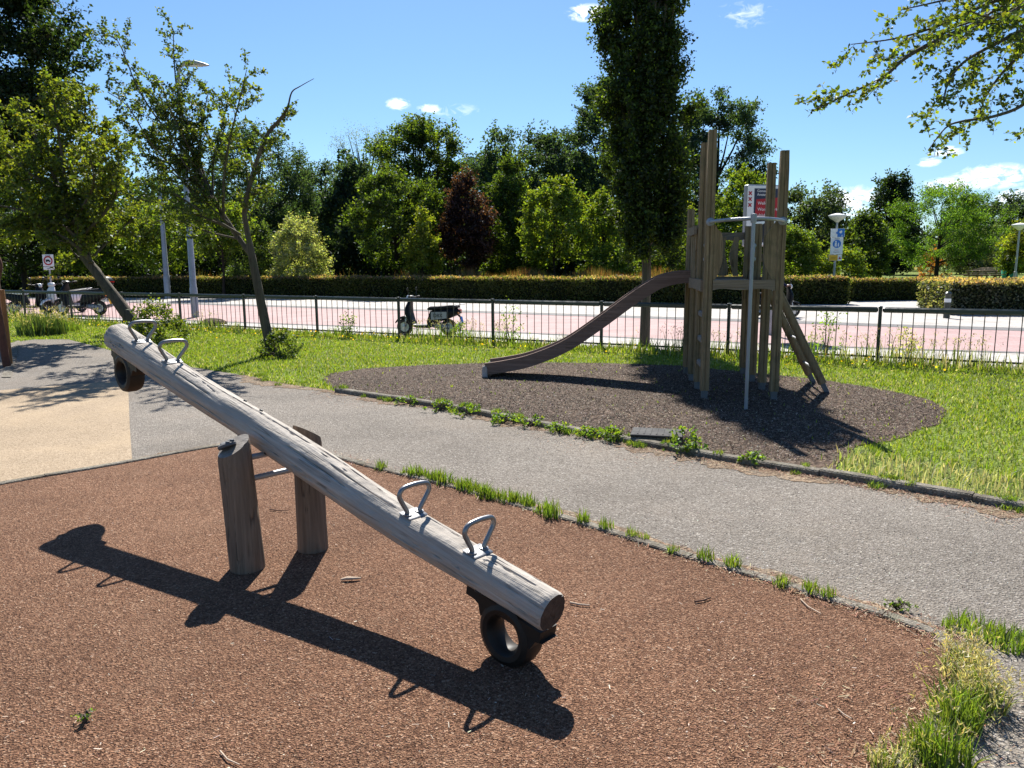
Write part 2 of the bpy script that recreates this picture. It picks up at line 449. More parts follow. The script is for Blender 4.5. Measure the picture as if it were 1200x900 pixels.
bark_px = [(392, 456), (375, 446), (388, 438), (430, 432), (500, 428), (565, 426), (640, 425), (720, 426), (800, 429), (880, 437), (960, 445), (1030, 456), (1085, 468), (1112, 482), (1100, 498), (1060, 512), (1000, 524), (985, 540), (975, 556)]
bark_line = gp(*bark_px)
bark_poly = [tuple(p[:2]) for p in bark_line] + [(p.x, p.y) for p in reversed(kerb_line) if at(975, 560).x > p.x > at(395, 459).x]
sheet('bark_patch', bark_poly, .006, M['barkchip'], .12, .07, 21)

# dirt and dry litter gathered against the kerb
def side_band(name, line, o0, o1, z, seed):
    """a ragged strip of dirt along a line, as a ribbon of quads"""
    vs = []; fs = []
    L = []
    for a_, b_ in zip(line, line[1:]):
        k = max(1, int((b_-a_).length/.03)); L += [a_.lerp(b_, j/k) for j in range(k)]
    for i, p in enumerate(L):
        d = L[min(i+6, len(L)-1)]-L[max(i-6, 0)]; d.z = 0; d.normalize(); nr = Vector((-d.y, d.x, 0))
        w = o1*max(.12, .6+1.0*mnoise.noise(Vector((p.x*.9, p.y*.9, seed)))+.6*mnoise.noise(Vector((p.x*4, p.y*4, seed)))+.35*mnoise.noise(Vector((p.x*14, p.y*14, seed))))
        vs += [p+nr*o0+Vector((0, 0, z)), p+nr*w+Vector((0, 0, z))]
    fs = [[2*i, 2*i+1, 2*i+3, 2*i+2] for i in range(len(L)-1)]
    me = bpy.data.meshes.new(name); me.from_pydata(vs, [], fs); me.materials.append(M['litter'])
    bm = bmesh.new(); bm.from_mesh(me)
    for f in bm.faces:
        if f.normal.z < 0: f.normal_flip()
    bm.to_mesh(me); bm.free()
    tag(link(name, me), kind='structure')
side_band('dirt_strip', kerb_line, .03, -.34, .0072, 4.0)
side_band('dirt_strip', edge_line[2:], -.03, .11, .0074, 8.0)
# kerbs
def strip(name, line, prof, mat, seg=.95, gap=.012, jit=.006):
    """kerb units of about one metre laid along a line; prof = cross-section (offset, z)."""
    mb = MB(); L = [Vector((p.x, p.y, 0)) for p in line]
    acc = [0]
    for i in range(1, len(L)): acc.append(acc[-1]+(L[i]-L[i-1]).length)
    def pos(s):
        s = max(0, min(s, acc[-1]-1e-6))
        for i in range(1, len(L)):
            if acc[i] >= s: return L[i-1].lerp(L[i], (s-acc[i-1])/max(1e-9, acc[i]-acc[i-1]))
        return L[-1]
    s = 0
    while s < acc[-1]-.1:
        e = min(s+seg-gap, acc[-1]); rings = []
        dz, do = random.uniform(-jit, jit), random.uniform(-jit, jit)*1.5
        for k in range(5):
            q = s+(e-s)*k/4; p = pos(q); d = (pos(q+.05)-pos(q-.05)); d.z = 0; d.normalize(); nr = Vector((-d.y, d.x, 0))
            rings.append([p+nr*(o+do)+Vector((0, 0, z+(dz if z > 0 else 0))) for o, z in prof])
        m = len(prof); vs = [p for r in rings for p in r]; fs = []
        for k in range(4):
            for j in range(m):
                j2 = (j+1) % m; fs.append([k*m+j, k*m+j2, (k+1)*m+j2, (k+1)*m+j])
        fs.append(list(range(m-1, -1, -1))); fs.append([4*m+j for j in range(m)])
        mb.add(vs, fs); s += seg
    return tag(mb.build(name, mat), kind='structure')
strip('kerb', [p for p in kerb_line if p.x > at(392, 459).x], [(-.045, -.03), (.045, -.03), (.045, .050), (.035, .060), (-.033, .060), (-.045, .048)], M['concrete'], 1.0, .005, .008)
strip('mulch_edging', edge_line, [(-.03, -.03), (.035, -.03), (.035, .022), (.028, .026), (-.024, .026), (-.03, .020)], M['concrete'], 1.0, .006, .003)

# road beyond the fence
def FY(X): return 15.0 - .55*X
slab_poly = [(-60, FY(-60)-.0), (-30, FY(-30)+.25), (-12, FY(-12)+.25), (8, FY(8)+.25), (14, FY(14)+.3), (30, 2), (60, 2), (60, 30), (24, 33), (18.3, 31.5), (13.4, 30.7), (12.2, 28.6), (3.3, 30.5), (-3.7, 34), (-12.3, 37.6), (-24.6, 40.1), (-60, 52)]
sheet('paved_road', slab_poly, .004, M['slab'], 2.0)
near = [(-60, 46), (-22, 28.3), (-8.5, 21.9), (-.8, 18.2), (5.2, 14.8), (8.9, 13.2), (14, 11.8), (24, 10.2), (60, 7)]
far_ = [(-60, 62), (-26, 39), (-12, 30.6), (-1.1, 24.6), (6.5, 20), (11.4, 17.1), (17, 15), (26, 13.4), (60, 11)]
nl, fl = smooth_path([(*p, 0) for p in near], 6), smooth_path([(*p, 0) for p in far_], 6)
sheet('pink_cycle_road', [p[:2] for p in nl] + [p[:2] for p in reversed(fl)], .008, M['pink'], 2.0)
def offs(line, o):
    out = []
    for i, p in enumerate(line):
        d = line[min(i+1, len(line)-1)]-line[max(i-1, 0)]; d.normalize(); out.append(p+Vector((-d.y, d.x, 0))*o)
    return out
fl2 = offs(fl, .9)
sheet('gutter_band', [p[:2] for p in offs(fl, .02)] + [p[:2] for p in reversed(fl2)], .0115, M['gutter'], 2.0)
sheet('gutter_band', [p[:2] for p in offs(nl, -.22)] + [p[:2] for p in reversed(offs(nl, -.02))], .0115, M['gutter'], 2.0)

# white edging tile and small paved corner at far left of the path
sheet('white_edging', [tuple(p[:2]) for p in gp((13, 443), (24, 400), (18, 400), (2, 443))], .016, M['concrete'], .5)

# ------------------------------------------------------------------ seesaw
pl, ph = atD(650, 717, 2.89), atD(138, 393, 5.29)
mid = (pl+ph)/2; ax = (pl-ph).normalized(); BL = (pl-ph).length/2
ay = Vector((0, 0, 1)).cross(ax).normalized(); az = ax.cross(ay)
BM = Matrix((ax, ay, az)).transposed()
see = empty('seesaw', (mid.x, mid.y, 0), 0, 'long weathered log seesaw with metal handles and tyre buffers, high end at left', 'seesaw')
# beam
mb = MB(); n = 120; rings = []
xs = list(np.linspace(-BL, BL, 300))
notch = [-1.557, -1.133, 1.142, 1.55]
vs = []; fs = []
def cz_at(x): return -.028*math.sin((x+BL)/(2*BL)*math.pi)-.022*math.exp(-((x-.95)/.5)**2)
cracks = [(-1.45, -.7, 1.25, .05), (-.9, .35, 1.62, -.04), (-.2, .6, .95, .08), (.35, .95, 1.45, .06), (.55, 1.08, 2.0, -.05), (1.2, 1.5, 1.3, .1), (1.62, 1.96, 1.05, .12), (1.6, 1.9, 1.75, -.06), (-1.9, -1.62, 1.5, .06), (-1.3, -.3, 3.3, -.03), (.2, .75, 2.45, .05), (-1.0, -.55, 2.3, .06)]
def brad(x): return .0915-.0036*x-.0035*(x/BL)**2+.003*math.sin(x*2.3+.5)
for i, x in enumerate(xs):
    r0 = brad(x); e = min(1, (x+BL)/.05); r0 *= math.sqrt(max(.0, 1-(1-e)**2))*.45+.55 if e < 1 else 1
    e2 = min(1, (BL-x)/.012); r0 *= .93+.07*e2
    cz = cz_at(x); cy = .012*math.sin(x*1.7+1)
    for j in range(n):
        w = 2*math.pi*j/n
        q = Vector((x*1.1, math.cos(w)*.9, math.sin(w)*.9))
        r = r0*(1+.075*mnoise.noise(q*1.5)+.03*mnoise.noise(q*3.3)+.022*mnoise.noise(Vector((x*4, math.cos(w)*4, math.sin(w)*4)))+.007*mnoise.noise(Vector((x*9, math.cos(w)*14, math.sin(w)*14))))
        # drying cracks along the grain
        ck = mnoise.noise(Vector((x*.9, w*3.2, 4.4)))
        if abs(ck) < .03 and mnoise.noise(Vector((x*.8+7, w, 1))) > .12: r -= .010*(1-abs(ck)/.03)
        for (a0, a1, w0, sl) in cracks:
            if a0 < x < a1:
                dw = abs(((w-w0-sl*(x-a0)-.05*mnoise.noise(Vector((x*9, w0*5, 0)))+math.pi) % (2*math.pi))-math.pi)
                if dw < .055: r -= .012*(1-dw/.055)*min(1, (x-a0)/.05, (a1-x)/.05)
        y, z = r*math.cos(w)+cy, r*math.sin(w)+cz
        for s0 in notch:
            dx = abs(x-s0)
            fl_ = brad(s0)-.016
            if dx < .05: z = min(z, cz+fl_)
            elif dx < .066 and z > cz+fl_: z = cz+fl_+(z-cz-fl_)*(dx-.05)/.016
        vs.append((x, y, z))
for i in range(len(xs)-1):
    for j in range(n):
        q = (j+1) % n; fs.append([i*n+j, i*n+q, i*n+n+q, i*n+n+j])
mb.add(vs, fs)
mb.add(vs[:n], [list(range(n))]); mb.add(vs[-n:], [list(range(n))], 1)
beam = mb.build('beam', [M['log'], M['log_end']], see, 50)
beam.matrix_local = Matrix.Translation((0, 0, mid.z)) @ BM.to_4x4()
hp = smooth_path([(0, -.042, -.01), (0, -.047, .022), (0, -.082, .078), (0, -.104, .122), (0, -.085, .158), (0, -.03, .168), (0, .03, .168), (0, .085, .158), (0, .104, .122), (0, .082, .078), (0, .047, .022), (0, .042, -.01)], 5)
hp = [Vector((p.x, p.y*.80, p.z*.80)) for p in hp]
h_me = MB().tube(hp, .0106, 12).mesh('handle', M['steel'], 60)
pb = MB(); pb.box((0, 0, 0), (.078, .105, .008), None, 0, .003)
for yy in (-.034, .034): pb.lathe([(.02, .004), (.02, .009), (.014, .011)], 12, Matrix.Translation((0, yy, 0)))
p_me = pb.mesh('handle_plate', M['steel'], 40)
for i, s0 in enumerate(notch):
    zc0 = cz_at(s0)
    h = link('handle', h_me, beam); h.location = (s0, .012*math.sin(s0*1.7+1), cz_at(s0)+brad(s0)-.016+.007); h.rotation_euler = (0, R(-6 if s0 > 0 else 5), R(random.uniform(-4, 4)))
    p = link('handle_plate', p_me, beam); p.location = (s0, .012*math.sin(s0*1.7+1), cz_at(s0)+brad(s0)-.016+.004)
# knots and bolt plugs along the side
for x, w, r in ((-1.68, -2.3, .017), (-.22, -2.35, .016), (1.63, -2.25, .018), (-.35, 1.2, .010), (-.18, 1.25, .010), (.05, -2.5, .009)):
    rr = brad(x)*1.0; c = Vector((x, rr*math.cos(w)+.012*math.sin(x*1.7+1), rr*math.sin(w)+cz_at(x)))
    d = Vector((0, math.cos(w), math.sin(w))); MM = Matrix.Translation(c-d*.012) @ d.to_track_quat('Z', 'Y').to_matrix().to_4x4()
    kb = MB(); kb.lathe([(r, 0), (r, .014), (r*.75, .018), (.0, .016)], 14, MM); kb.build('bolt_plug', M['matte'], beam, 40)
# tyre buffers
def tyre_mesh():
    t = MB(); w = .054; ro, ri = .136, .064
    prof = [(ri+.022, -w), (ro-.03, -w-.004), (ro-.008, -w+.006), (ro, -w+.03), (ro, w-.03), (ro-.008, w-.006), (ro-.03, w+.004), (ri+.022, w), (ri+.006, w-.02), (ri, 0), (ri+.006, -w+.02), (ri+.022, -w)]
    t.lathe(prof, 44, Matrix.Rotation(R(90), 4, 'X'), 0, False)
    # pad that clamps the ring under the log, with flared shoulders
    body = [(-.225, .072), (.175, .072), (.175, .113), (-.225, .113)]
    t.prism(body, -w+.004, w-.004, Matrix.Rotation(R(90), 4, 'X'))
    for sgn in (-1, 1):
        sh = [(sgn*.19, .0725), (sgn*.155, .060), (sgn*.134, .015), (sgn*.06, .066), (sgn*.06, .0725)]
        t.prism(sh if sgn > 0 else sh[::-1], -w+.008, w-.008, Matrix.Rotation(R(90), 4, 'X'))
    return t.mesh('tyre_buffer', M['tyre_brown'], 35)
ty = tyre_mesh()
for s0 in (1.765, -1.775):
    o = link('tyre_buffer', ty, beam)
    zc = -(brad(s0)+.146)+cz_at(s0)+.041
    if s0 < 0: o.rotation_euler = (0, 0, R(180))
    if s0 > 0:
        zc = -((mid + ax*s0).z - .134)/az.z
    o.location = (s0, .022 if s0 > 0 else 0, zc)
# posts and cross bars
def seesaw_post(u, v, r, h, lean, inward, seed):
    c = at(u, v); c.y += r*.9
    t = MB(); k = 26; n = 30; vs = []
    for i in range(k):
        f = i/(k-1)
        for j in range(n):
            w = 2*math.pi*j/n; cx, cy = math.cos(w), math.sin(w)
            rr = r*(1.03-.10*f)*(1+.035*mnoise.noise(Vector((cx, cy, f*2+seed)))+.02*mnoise.noise(Vector((cx*5, cy*5, f*3+seed))))
            if f < .02: rr *= 1.0
            ck = mnoise.noise(Vector((w*2.2, f*1.1, seed+3)))
            if abs(ck) < .035: rr -= .008*(1-abs(ck)/.035)
            if i == k-1: rr *= .95
            top = h + .55*(cx*inward.x+cy*inward.y)*r
            z = -.03+(top+.03)*f
            vs.append((c.x-mid.x+lean.x*f+rr*cx, c.y-mid.y+lean.y*f+rr*cy, z))
    fs = []
    for i in range(k-1):
        for j in range(n):
            q = (j+1) % n; fs.append([i*n+j, i*n+q, i*n+n+q, i*n+n+j])
    t.add(vs, fs); t.add(vs[-n:], [list(range(n))], 1)
    o = t.build('post', [M['post'], M['post_top']], see, 45)
    return o, c
inw = Vector((ay.x, ay.y, 0))
P1, c1 = seesaw_post(285, 675, .088, .675, Vector((-.035, 0, 0)), inw, 2.0)
P2, c2 = seesaw_post(363, 651, .083, .685, Vector((-.005, .01, 0)), -inw, 8.0)
for zz in (.60, .485):
    b = MB(); a0 = Vector((c1.x-mid.x-.02, c1.y-mid.y, zz)); b0 = Vector((c2.x-mid.x, c2.y-mid.y, zz+.01)); d = (b0-a0).normalized()
    b.cyl(a0, b0, .0155, 14); b.build('cross_bar', M['steel_dull'], see, 60)
# worn rubber bolt cap on the nearer post
cp = MB(); base = Vector((c1.x-mid.x-.06, c1.y-mid.y-.018, .672))
cp.lathe([(.046, 0), (.048, .012), (.036, .022), (.0, .026)], 18, Matrix.Translation(base) @ Euler((R(-14), R(-22), 0)).to_matrix().to_4x4())
for k in range(5):
    a = k*1.3; cp.lathe([(.013, 0), (.012, .010), (0, .013)], 8, Matrix.Translation(base+Vector((.024*math.cos(a), .024*math.sin(a), .022+.01*math.cos(a)))))
cp.build('bolt_cap', M['capgrey'], P1, 40)

# ------------------------------------------------------------------ play tower with slide
A = at(825, 467)
tw = empty('play_tower', (A.x, A.y, 0), R(-7), 'weathered wooden play tower of tall posts with curved slide, ladder and sliding pole', 'play tower')
TX, TY = .79, (0.0, .68, 1.36, 2.05)
def tpost(x, y, h, w=.098):
    t = MB(); g = .008; b = w/2
    # square grooved timber
    prof = [(-b+.012, -b), (-g, -b), (-g*.6, -b+.012), (g*.6, -b+.012), (g, -b), (b-.012, -b), (b, -b+.012), (b, -g), (b-.012, -g*.6), (b-.012, g*.6), (b, g), (b, b-.012),
            (b-.012, b), (g, b), (g*.6, b-.012), (-g*.6, b-.012), (-g, b), (-b+.012, b), (-b, b-.012), (-b, g), (-b+.012, g*.6), (-b+.012, -g*.6), (-b, -g), (-b, -b+.012)]
    n = len(prof); vs = []; k = 14
    for i in range(k):
        z = .10+(h-.10)*i/(k-1); s = 1.0 if i < k-1 else .9
        dx = .004*mnoise.noise(Vector((x*3, y*3, z*1.2))); dy = .004*mnoise.noise(Vector((x*3+9, y*3, z*1.2)))
        for p in prof: vs.append((x+p[0]*s+dx, y+p[1]*s+dy, z + (.012 if i == k-1 else 0)))
    fs = [[i*n+j, i*n+(j+1) % n, i*n+n+(j+1) % n, i*n+n+j] for i in range(k-1) for j in range(n)]
    t.add(vs, fs); t.add(vs[-n:], [list(range(n))], 1); t.add(vs[:n], [list(range(n-1, -1, -1))])
    o = t.build('post', [M['tower'], M['post_top']], tw)
    f = MB(); f.box((x, y, .05), (.07, .07, .12)); f.box((x, y, -.01), (.09, .09, .03)); f.build('post_foot', M['foot'], o)
    return o
hl, hr = (3.03, 2.99, 2.05, 2.30), (2.79, 2.74, 2.06, 2.06)
pL = [tpost(0, y, h) for y, h in zip(TY, hl)]; pR = [tpost(TX, y, h) for y, h in zip(TY, hr)]
# platform
f = MB()
for k in range(15):
    y = -.04+k*.142; f.box((TX/2, y+.065, 1.335), (TX-.105, .136, .035), None, 0, .004)
f.build('platform', M['board'], tw)
def wavy_board(x0, x1, z0, z1, y, th, wob, name, axis='x', seed=0):
    k = 18; top = []; bot = []
    for i in range(k+1):
        q = i/k; x = x0+(x1-x0)*q
        bot.append((x, z0+wob*mnoise.noise(Vector((x*4, seed, 0)))+ wob*.8*(1-abs(2*q-1)**2)))
        top.append((x, z1+wob*.25*mnoise.noise(Vector((x*4, seed+4, 2)))))
    poly = bot+top[::-1]
    MM = Matrix.Translation((0, y, 0)) @ Matrix.Rotation(R(90), 4, 'X') if axis == 'x' else Matrix.Translation((y, 0, 0)) @ Matrix.Rotation(R(90), 4, 'Z') @ Matrix.Rotation(R(90), 4, 'X')
    t = MB(); t.prism(poly, -th/2, th/2, MM); return t.build(name, M['board'], tw)
wavy_board(.05, TX-.05, 1.262, 1.385, -.03, .045, .025, 'front_board', 'x', 1)
wavy_board(.05, TX-.05, 1.262, 1.385, 2.07, .045, .025, 'rear_board', 'x', 6)
wavy_board(.03, 1.34, 1.25, 1.385, -.062, .03, .015, 'side_board', 'y', 3)
wavy_board(.72, 2.02, 1.25, 1.385, TX+.062, .03, .015, 'side_board', 'y', 4)
def plank(poly, y, th=.032, axis='x', name='guard_plank'):
    MM = Matrix.Translation((0, y, 0)) @ Matrix.Rotation(R(90), 4, 'X') if axis == 'x' else Matrix.Translation((y, 0, 0)) @ Matrix.Rotation(R(90), 4, 'Z') @ Matrix.Rotation(R(90), 4, 'X')
    k = []
    P = [Vector((*p, 0)) for p in poly]; m = len(P)
    for i in range(m):      # rounded outline
        for j in range(4):
            t_ = j/4; p0, p1, p2, p3 = P[i-1], P[i], P[(i+1) % m], P[(i+2) % m]
            q = .5*((2*p1)+(p2-p0)*t_+(2*p0-5*p1+4*p2-p3)*t_*t_+(3*p1-p0-3*p2+p3)*t_**3)
            k.append((q.x, q.y))
    t = MB(); t.prism(k, -th/2, th/2, MM); return t.build(name, M['tower'], tw)
plank([(.052, 1.40), (.052, 1.97), (.09, 1.95), (.135, 1.90), (.155, 1.72), (.14, 1.55), (.085, 1.41)], -.02)
plank([(TX-.052, 1.40), (TX-.052, 2.03), (TX-.075, 2.02), (TX-.165, 1.90), (TX-.19, 1.85), (TX-.185, 1.62), (TX-.13, 1.47)], -.02)
# rear railing of wavy planks
def wav(x, w, z0, z1, y, sd, axis='x'):
    L_, R_ = [], []
    for i in range(9):
        q = i/8; z = z0+(z1-z0)*q; o = .02*math.sin(q*5+sd)
        ww = w*(1+.25*math.sin(q*7+sd*2)); L_.append((x-ww/2+o, z)); R_.append((x+ww/2+o, z))
    t = MB(); MM = Matrix.Translation((0, y, 0)) @ Matrix.Rotation(R(90), 4, 'X') if axis == 'x' else Matrix.Translation((y, 0, 0)) @ Matrix.Rotation(R(90), 4, 'Z') @ Matrix.Rotation(R(90), 4, 'X')
    t.prism(L_+R_[::-1], -.016, .016, MM); t.build('guard_plank', M['tower'], tw)
for x, sd in ((.45, .4), (.62, 2.2)): wav(x, .095, 1.39, 1.93, 2.05, sd)
wavy_board(.34, .80, 1.90, 1.99, 2.105, .045, -.02, 'guard_rail', 'x', 8)
for y, sd in ((.82, 1), (1.0, 3), (1.20, 5)): wav(y, .12, 1.39, 2.0, -.05, sd, 'y')
wavy_board(.66, 1.40, 1.93, 2.02, -.085, .035, -.02, 'guard_rail', 'y', 9)
wavy_board(1.34, 2.08, 1.60, 1.69, TX+.085, .035, -.02, 'guard_rail', 'y', 10)
# ladder rungs on the left side of the first bay
for z in (.36, .66, .965, 1.27):
    t = MB(); t.box((0, .34, z), (.055, .575, .07), None, 0, .014); t.build('ladder_rung', M['post_top'], tw)
# grip bars with round flanges
for x, y in ((.045, .62), (TX-.06, 1.29)):
    t = MB()
    for z in (1.62, 1.79): t.lathe([(.033, 0), (.033, .012), (.02, .02), (0, .022)], 16, Matrix.Translation((x, y, z)) @ Matrix.Rotation(R(90), 4, 'X'))
    t.tube([(x, y-.01, 1.62), (x, y-.045, 1.65), (x, y-.045, 1.76), (x, y-.01, 1.79)], .011, 10); t.build('grip_bar', M['steel_dull'], tw, 50)
# sliding pole and its bowed bracket
bow = smooth_path([(0, -.05, 2.035), (.03, -.22, 2.035), (.16, -.52, 2.035), (.36, -.66, 2.035), (.56, -.56, 2.035), (TX-.05, -.25, 2.035), (TX, -.05, 2.035)], 6)
t = MB(); t.tube(bow, .019, 12)
for x in (0, TX): t.lathe([(.047, 0), (.047, .010), (.03, .022), (0, .024)], 18, Matrix.Translation((x, -.048, 2.035)) @ Matrix.Rotation(R(90), 4, 'X'))
br = t.build('pole_bracket', M['steel_pole'], tw, 50)
px, py = .36, -.685
t = MB(); t.cyl((px, py, -.05), (px, py, 2.06), .0195, 16); t.build('sliding_pole', M['steel_pole'], tw, 60)
t = MB(); t.lathe([(.0, -.05), (.03, -.045), (.034, 0), (.03, .045), (0, .05)], 16, Matrix.Translation((px, py, 2.037))); t.build('pole_clamp', M['steel_dull'], tw, 60)
# leaning climbing poles on the right
inv = Matrix.Rotation(R(7), 4, 'Z') @ Matrix.Translation((-A.x, -A.y, 0))
feet = [inv @ at(969, 460), inv @ at(953, 448)]
tops = [Vector((TX+.07, .70, 1.38)), Vector((TX+.07, 1.34, 1.38))]
for a, b in zip(tops, feet):
    d = (b-a); t = MB(); e = a+d*.92
    rot = d.to_track_quat('Z', 'Y').to_matrix()
    L = (e-a).length
    prof = [(.05*math.cos(w)*(1-.16*math.exp(-((w % (math.pi/2))-.78)**2/.01)), .05*math.sin(w)*(1-.16*math.exp(-((w % (math.pi/2))-.78)**2/.01))) for w in np.linspace(0, 2*math.pi, 33)[:-1]]
    t.prism(prof, 0, L, Matrix.Translation(a) @ rot.to_4x4())
    o = t.build('climbing_pole', M['tower'], tw, 30)
    t = MB(); t.box((e+b)/2, (.06, .06, (b-e).length+.05), rot, 0, .006); t.build('pole_foot', M['foot'], o)
for q in (.3, .55, .8):
    a = tops[0].lerp(feet[0], q); b = tops[1].lerp(feet[1], q)
    t = MB(); t.cyl(a, b, .017, 12); t.build('climbing_rung', M['steel'], tw, 60)
# slide
prof = smooth_path([(.10, 1.47, 0), (-.10, 1.475, 0), (-.30, 1.45, 0), (-.52, 1.375, 0), (-.83, 1.18, 0), (-1.30, .83, 0), (-1.76, .52, 0), (-2.23, .325, 0), (-2.60, .24, 0), (-2.84, .205, 0)], 6)
def band(h0, h1):
    top, bot = [], []
    for i, p in enumerate(prof):
        d = prof[min(i+1, len(prof)-1)]-prof[max(i-1, 0)]; d.normalize(); nn = Vector((d.y, -d.x, 0)) if d.x < 0 else Vector((-d.y, d.x, 0))
        if nn.y > 0: nn = -nn
        top.append((p+nn*h0)); bot.append((p+nn*h1))
    return [(p.x, p.y) for p in top], [(p.x, p.y) for p in bot]
def quadstrip(name, top, bot, y0, y1, mat, parent):
    t = MB(); k = len(top); vs = []
    for (a, b) in zip(top, bot): vs += [(a[0], y0, a[1]), (a[0], y1, a[1]), (b[0], y1, b[1]), (b[0], y0, b[1])]
    fs = []
    for i in range(k-1):
        for j in range(4): fs.append([i*4+j, i*4+(j+1) % 4, i*4+4+(j+1) % 4, i*4+4+j])
    fs += [[3, 2, 1, 0], [(k-1)*4+j for j in range(4)]]
    t.add(vs, fs); return t.build(name, mat, parent, 30)
slide = empty('slide'); slide.parent = tw
tp, bt = band(0, .165)
for y0 in (1.43, 1.93): quadstrip('side_panel', tp, bt, y0, y0+.05, M['slide'], slide)
t2, b2 = band(.085, .11); quadstrip('slide_bed', t2, b2, 1.482, 1.928, M['steel_dull'], slide)
for y in (1.43, 1.93):
    t = MB()
    pr = [(-2.875, -.02), (-2.80, -.02), (-2.80, .12), (-2.81, .155), (-2.838, .168), (-2.865, .155), (-2.875, .12)]
    t.prism(pr, -.035, .035, Matrix.Translation((0, y+.025, 0)) @ Matrix.Rotation(R(90), 4, 'X')); t.build('slide_foot', M['steel_dull'], slide, 40)
t = MB(); t.box((-2.79, 1.705, .075), (.05, .42, .15), None, 0, .01); t.build('end_board', M['slide'], slide)

# ------------------------------------------------------------------ fence
fence = empty('railing_fence', (-8.45, FY(-8.45), 0), 0, 'low dark green metal railing fence along the lawn and road', 'fence')
fo = Vector((-8.45, FY(-8.45), 0)); fd = Vector((1, -.55, 0)).normalized(); SP = 2.02*1.1413
fang = math.atan2(fd.y, fd.x)
mb = MB(); mb.box((0, 0, .42), (.05, .05, .90), None, 0, .006); mb.box((0, 0, .878), (.058, .075, .035), None, 0, .008); fp_me = mb.mesh('fence_post', M['fence'])
mb = MB(); mb.box((SP/2, 0, .838), (SP-.062, .055, .084), None, 0, .02); mb.box((SP/2, 0, .11), (SP-.055, .012, .03))
nb = 14
for k in range(1, nb+1):
    x = SP*k/(nb+1); mb.cyl((x, 0, .06), (x, 0, .83), .0068, 8)
fpan_me = mb.mesh('fence_panel', M['fence'], 40)
for k in range(-6, 12):
    p = link('fence_post', fp_me, fence); p.location = fd*(SP*k); p.rotation_euler = (0, 0, fang)
    if k < 11: q = link('fence_panel', fpan_me, fence); q.location = fd*(SP*k); q.rotation_euler = (0, 0, fang)

# ------------------------------------------------------------------ utility cover on the kerb, drain lump, debris
c = at(770, 517)
uc = empty('utility_cover', (c.x, c.y, 0), R(-14), 'dark grey flat utility cover set in the kerb', 'cover')
t = MB(); t.box((0, 0, .035), (.44, .30, .07), None, 0, .015); t.build('cover_box', M['concrete'], uc)
t = MB(); t.box((0, 0, .077), (.46, .32, .02), None, 0, .006)
for k in range(-3, 4): t.box((k*.055, 0, .088), (.012, .24, .006))
t.build('cover_lid', paint('cover_iron', (.022, .022, .025), .7, 0, .2, .2, 0, (.06, .055, .05)), uc)
c = at(245, 381)
t = MB(); t.lathe([(.36, 0), (.34, .05), (.22, .12), (.08, .15), (0, .155)], 20, Matrix.Translation((c.x, c.y+.3, .004)))
for v in t.v: v.z += .05*mnoise.noise(v*4)*(v.z > .03)
tag(t.build('soil_heap', M['barkchip'], None, 60), 'small dark soil heap on pavement behind the fence near grey lamp post', 'soil heap')

# rusty play frame post at the far left
b0 = at(4, 430)
pf = empty('play_arch', (b0.x, b0.y, 0), 0, 'rust brown wavy steel post with orange timber behind it, at the path end', 'play arch')
pts = smooth_path([(.06, 0, -.03), (.03, 0, .5), (.0, 0, 1.05), (.03, 0, 1.35), (.10, 0, 1.62), (.02, 0, 1.85), (-.06, 0, 2.1), (-.08, 0, 2.6), (-.4, 0, 2.95), (-1.0, 0, 3.0)], 6)
t = MB(); t.tube(pts, .058, 14); t.build('wavy_post', M['corten'], pf, 50)
t = MB(); t.tube([(-.09, .28, -.02), (-.085, .28, .7), (-.09, .28, 1.22)], [.055, .052, .05], 12); t.build('timber_post', M['orangewood'], pf, 50)

# ------------------------------------------------------------------ lamps and signs
def text_mesh(body, size, mat, parent, loc, rot, name='lettering', align='CENTER'):
    cu = bpy.data.curves.new('tmp', 'FONT'); cu.body = body; cu.size = size; cu.align_x = align; cu.align_y = 'CENTER'; cu.extrude = .001
    o = bpy.data.objects.new('tmp', cu); COL.objects.link(o)
    bpy.context.view_layer.update()
    me = bpy.data.meshes.new_from_object(o.evaluated_get(bpy.context.evaluated_depsgraph_get()))
    bpy.data.objects.remove(o); bpy.data.curves.remove(cu)
    me.name = name; me.materials.clear(); me.materials.append(mat)
    q = link(name, me, parent); q.location = loc; q.rotation_euler = rot; return q

# tall street lamp
b = at(229, 372)
sl = empty('street_lamp', (b.x, b.y, 0), 0, 'tall grey street lamp with flat luminaire above the leaning young tree', 'street lamp')
htop = atY(226, 75, b.y).z
t = MB(); t.tube([(0, 0, -.02), (0, 0, .9), (0, 0, .92), (0, 0, htop-.35), (.05, 0, htop-.1), (.22, 0, htop)], [.115, .11, .095, .055, .045, .035], 16); t.build('lamp_pole', M['pole'], sl, 50)
t = MB(); t.loft([((.16, 0, htop), .04, .05, (0, 1, 0), (0, 0, 1)), ((.30, 0, htop+.03), .13, .075, (0, 1, 0), (0, 0, 1)), ((.55, 0, htop+.02), .15, .07, (0, 1, 0), (0, 0, 1)), ((.80, 0, htop-.02), .10, .045, (0, 1, 0), (0, 0, 1)), ((.92, 0, htop-.04), .03, .015, (0, 1, 0), (0, 0, 1))], 18, 2.4); t.build('luminaire', M['pole'], sl, 50)
t = MB(); t.loft([((.34, 0, htop-.05), .08, .02, (0, 1, 0), (0, 0, 1)), ((.72, 0, htop-.06), .07, .02, (0, 1, 0), (0, 0, 1))], 14); t.build('lamp_glass', M['lens'], sl, 50)
t = MB(); t.box((0, -.105, .55), (.1, .02, .35), None, 0, .006); t.build('service_hatch', M['pole'], sl)
b = at(197, 350)
t2_ = empty('lamp_post', (b.x, b.y, 0), 0, 'slimmer distant grey lamp post standing before the long hedge', 'lamp post')
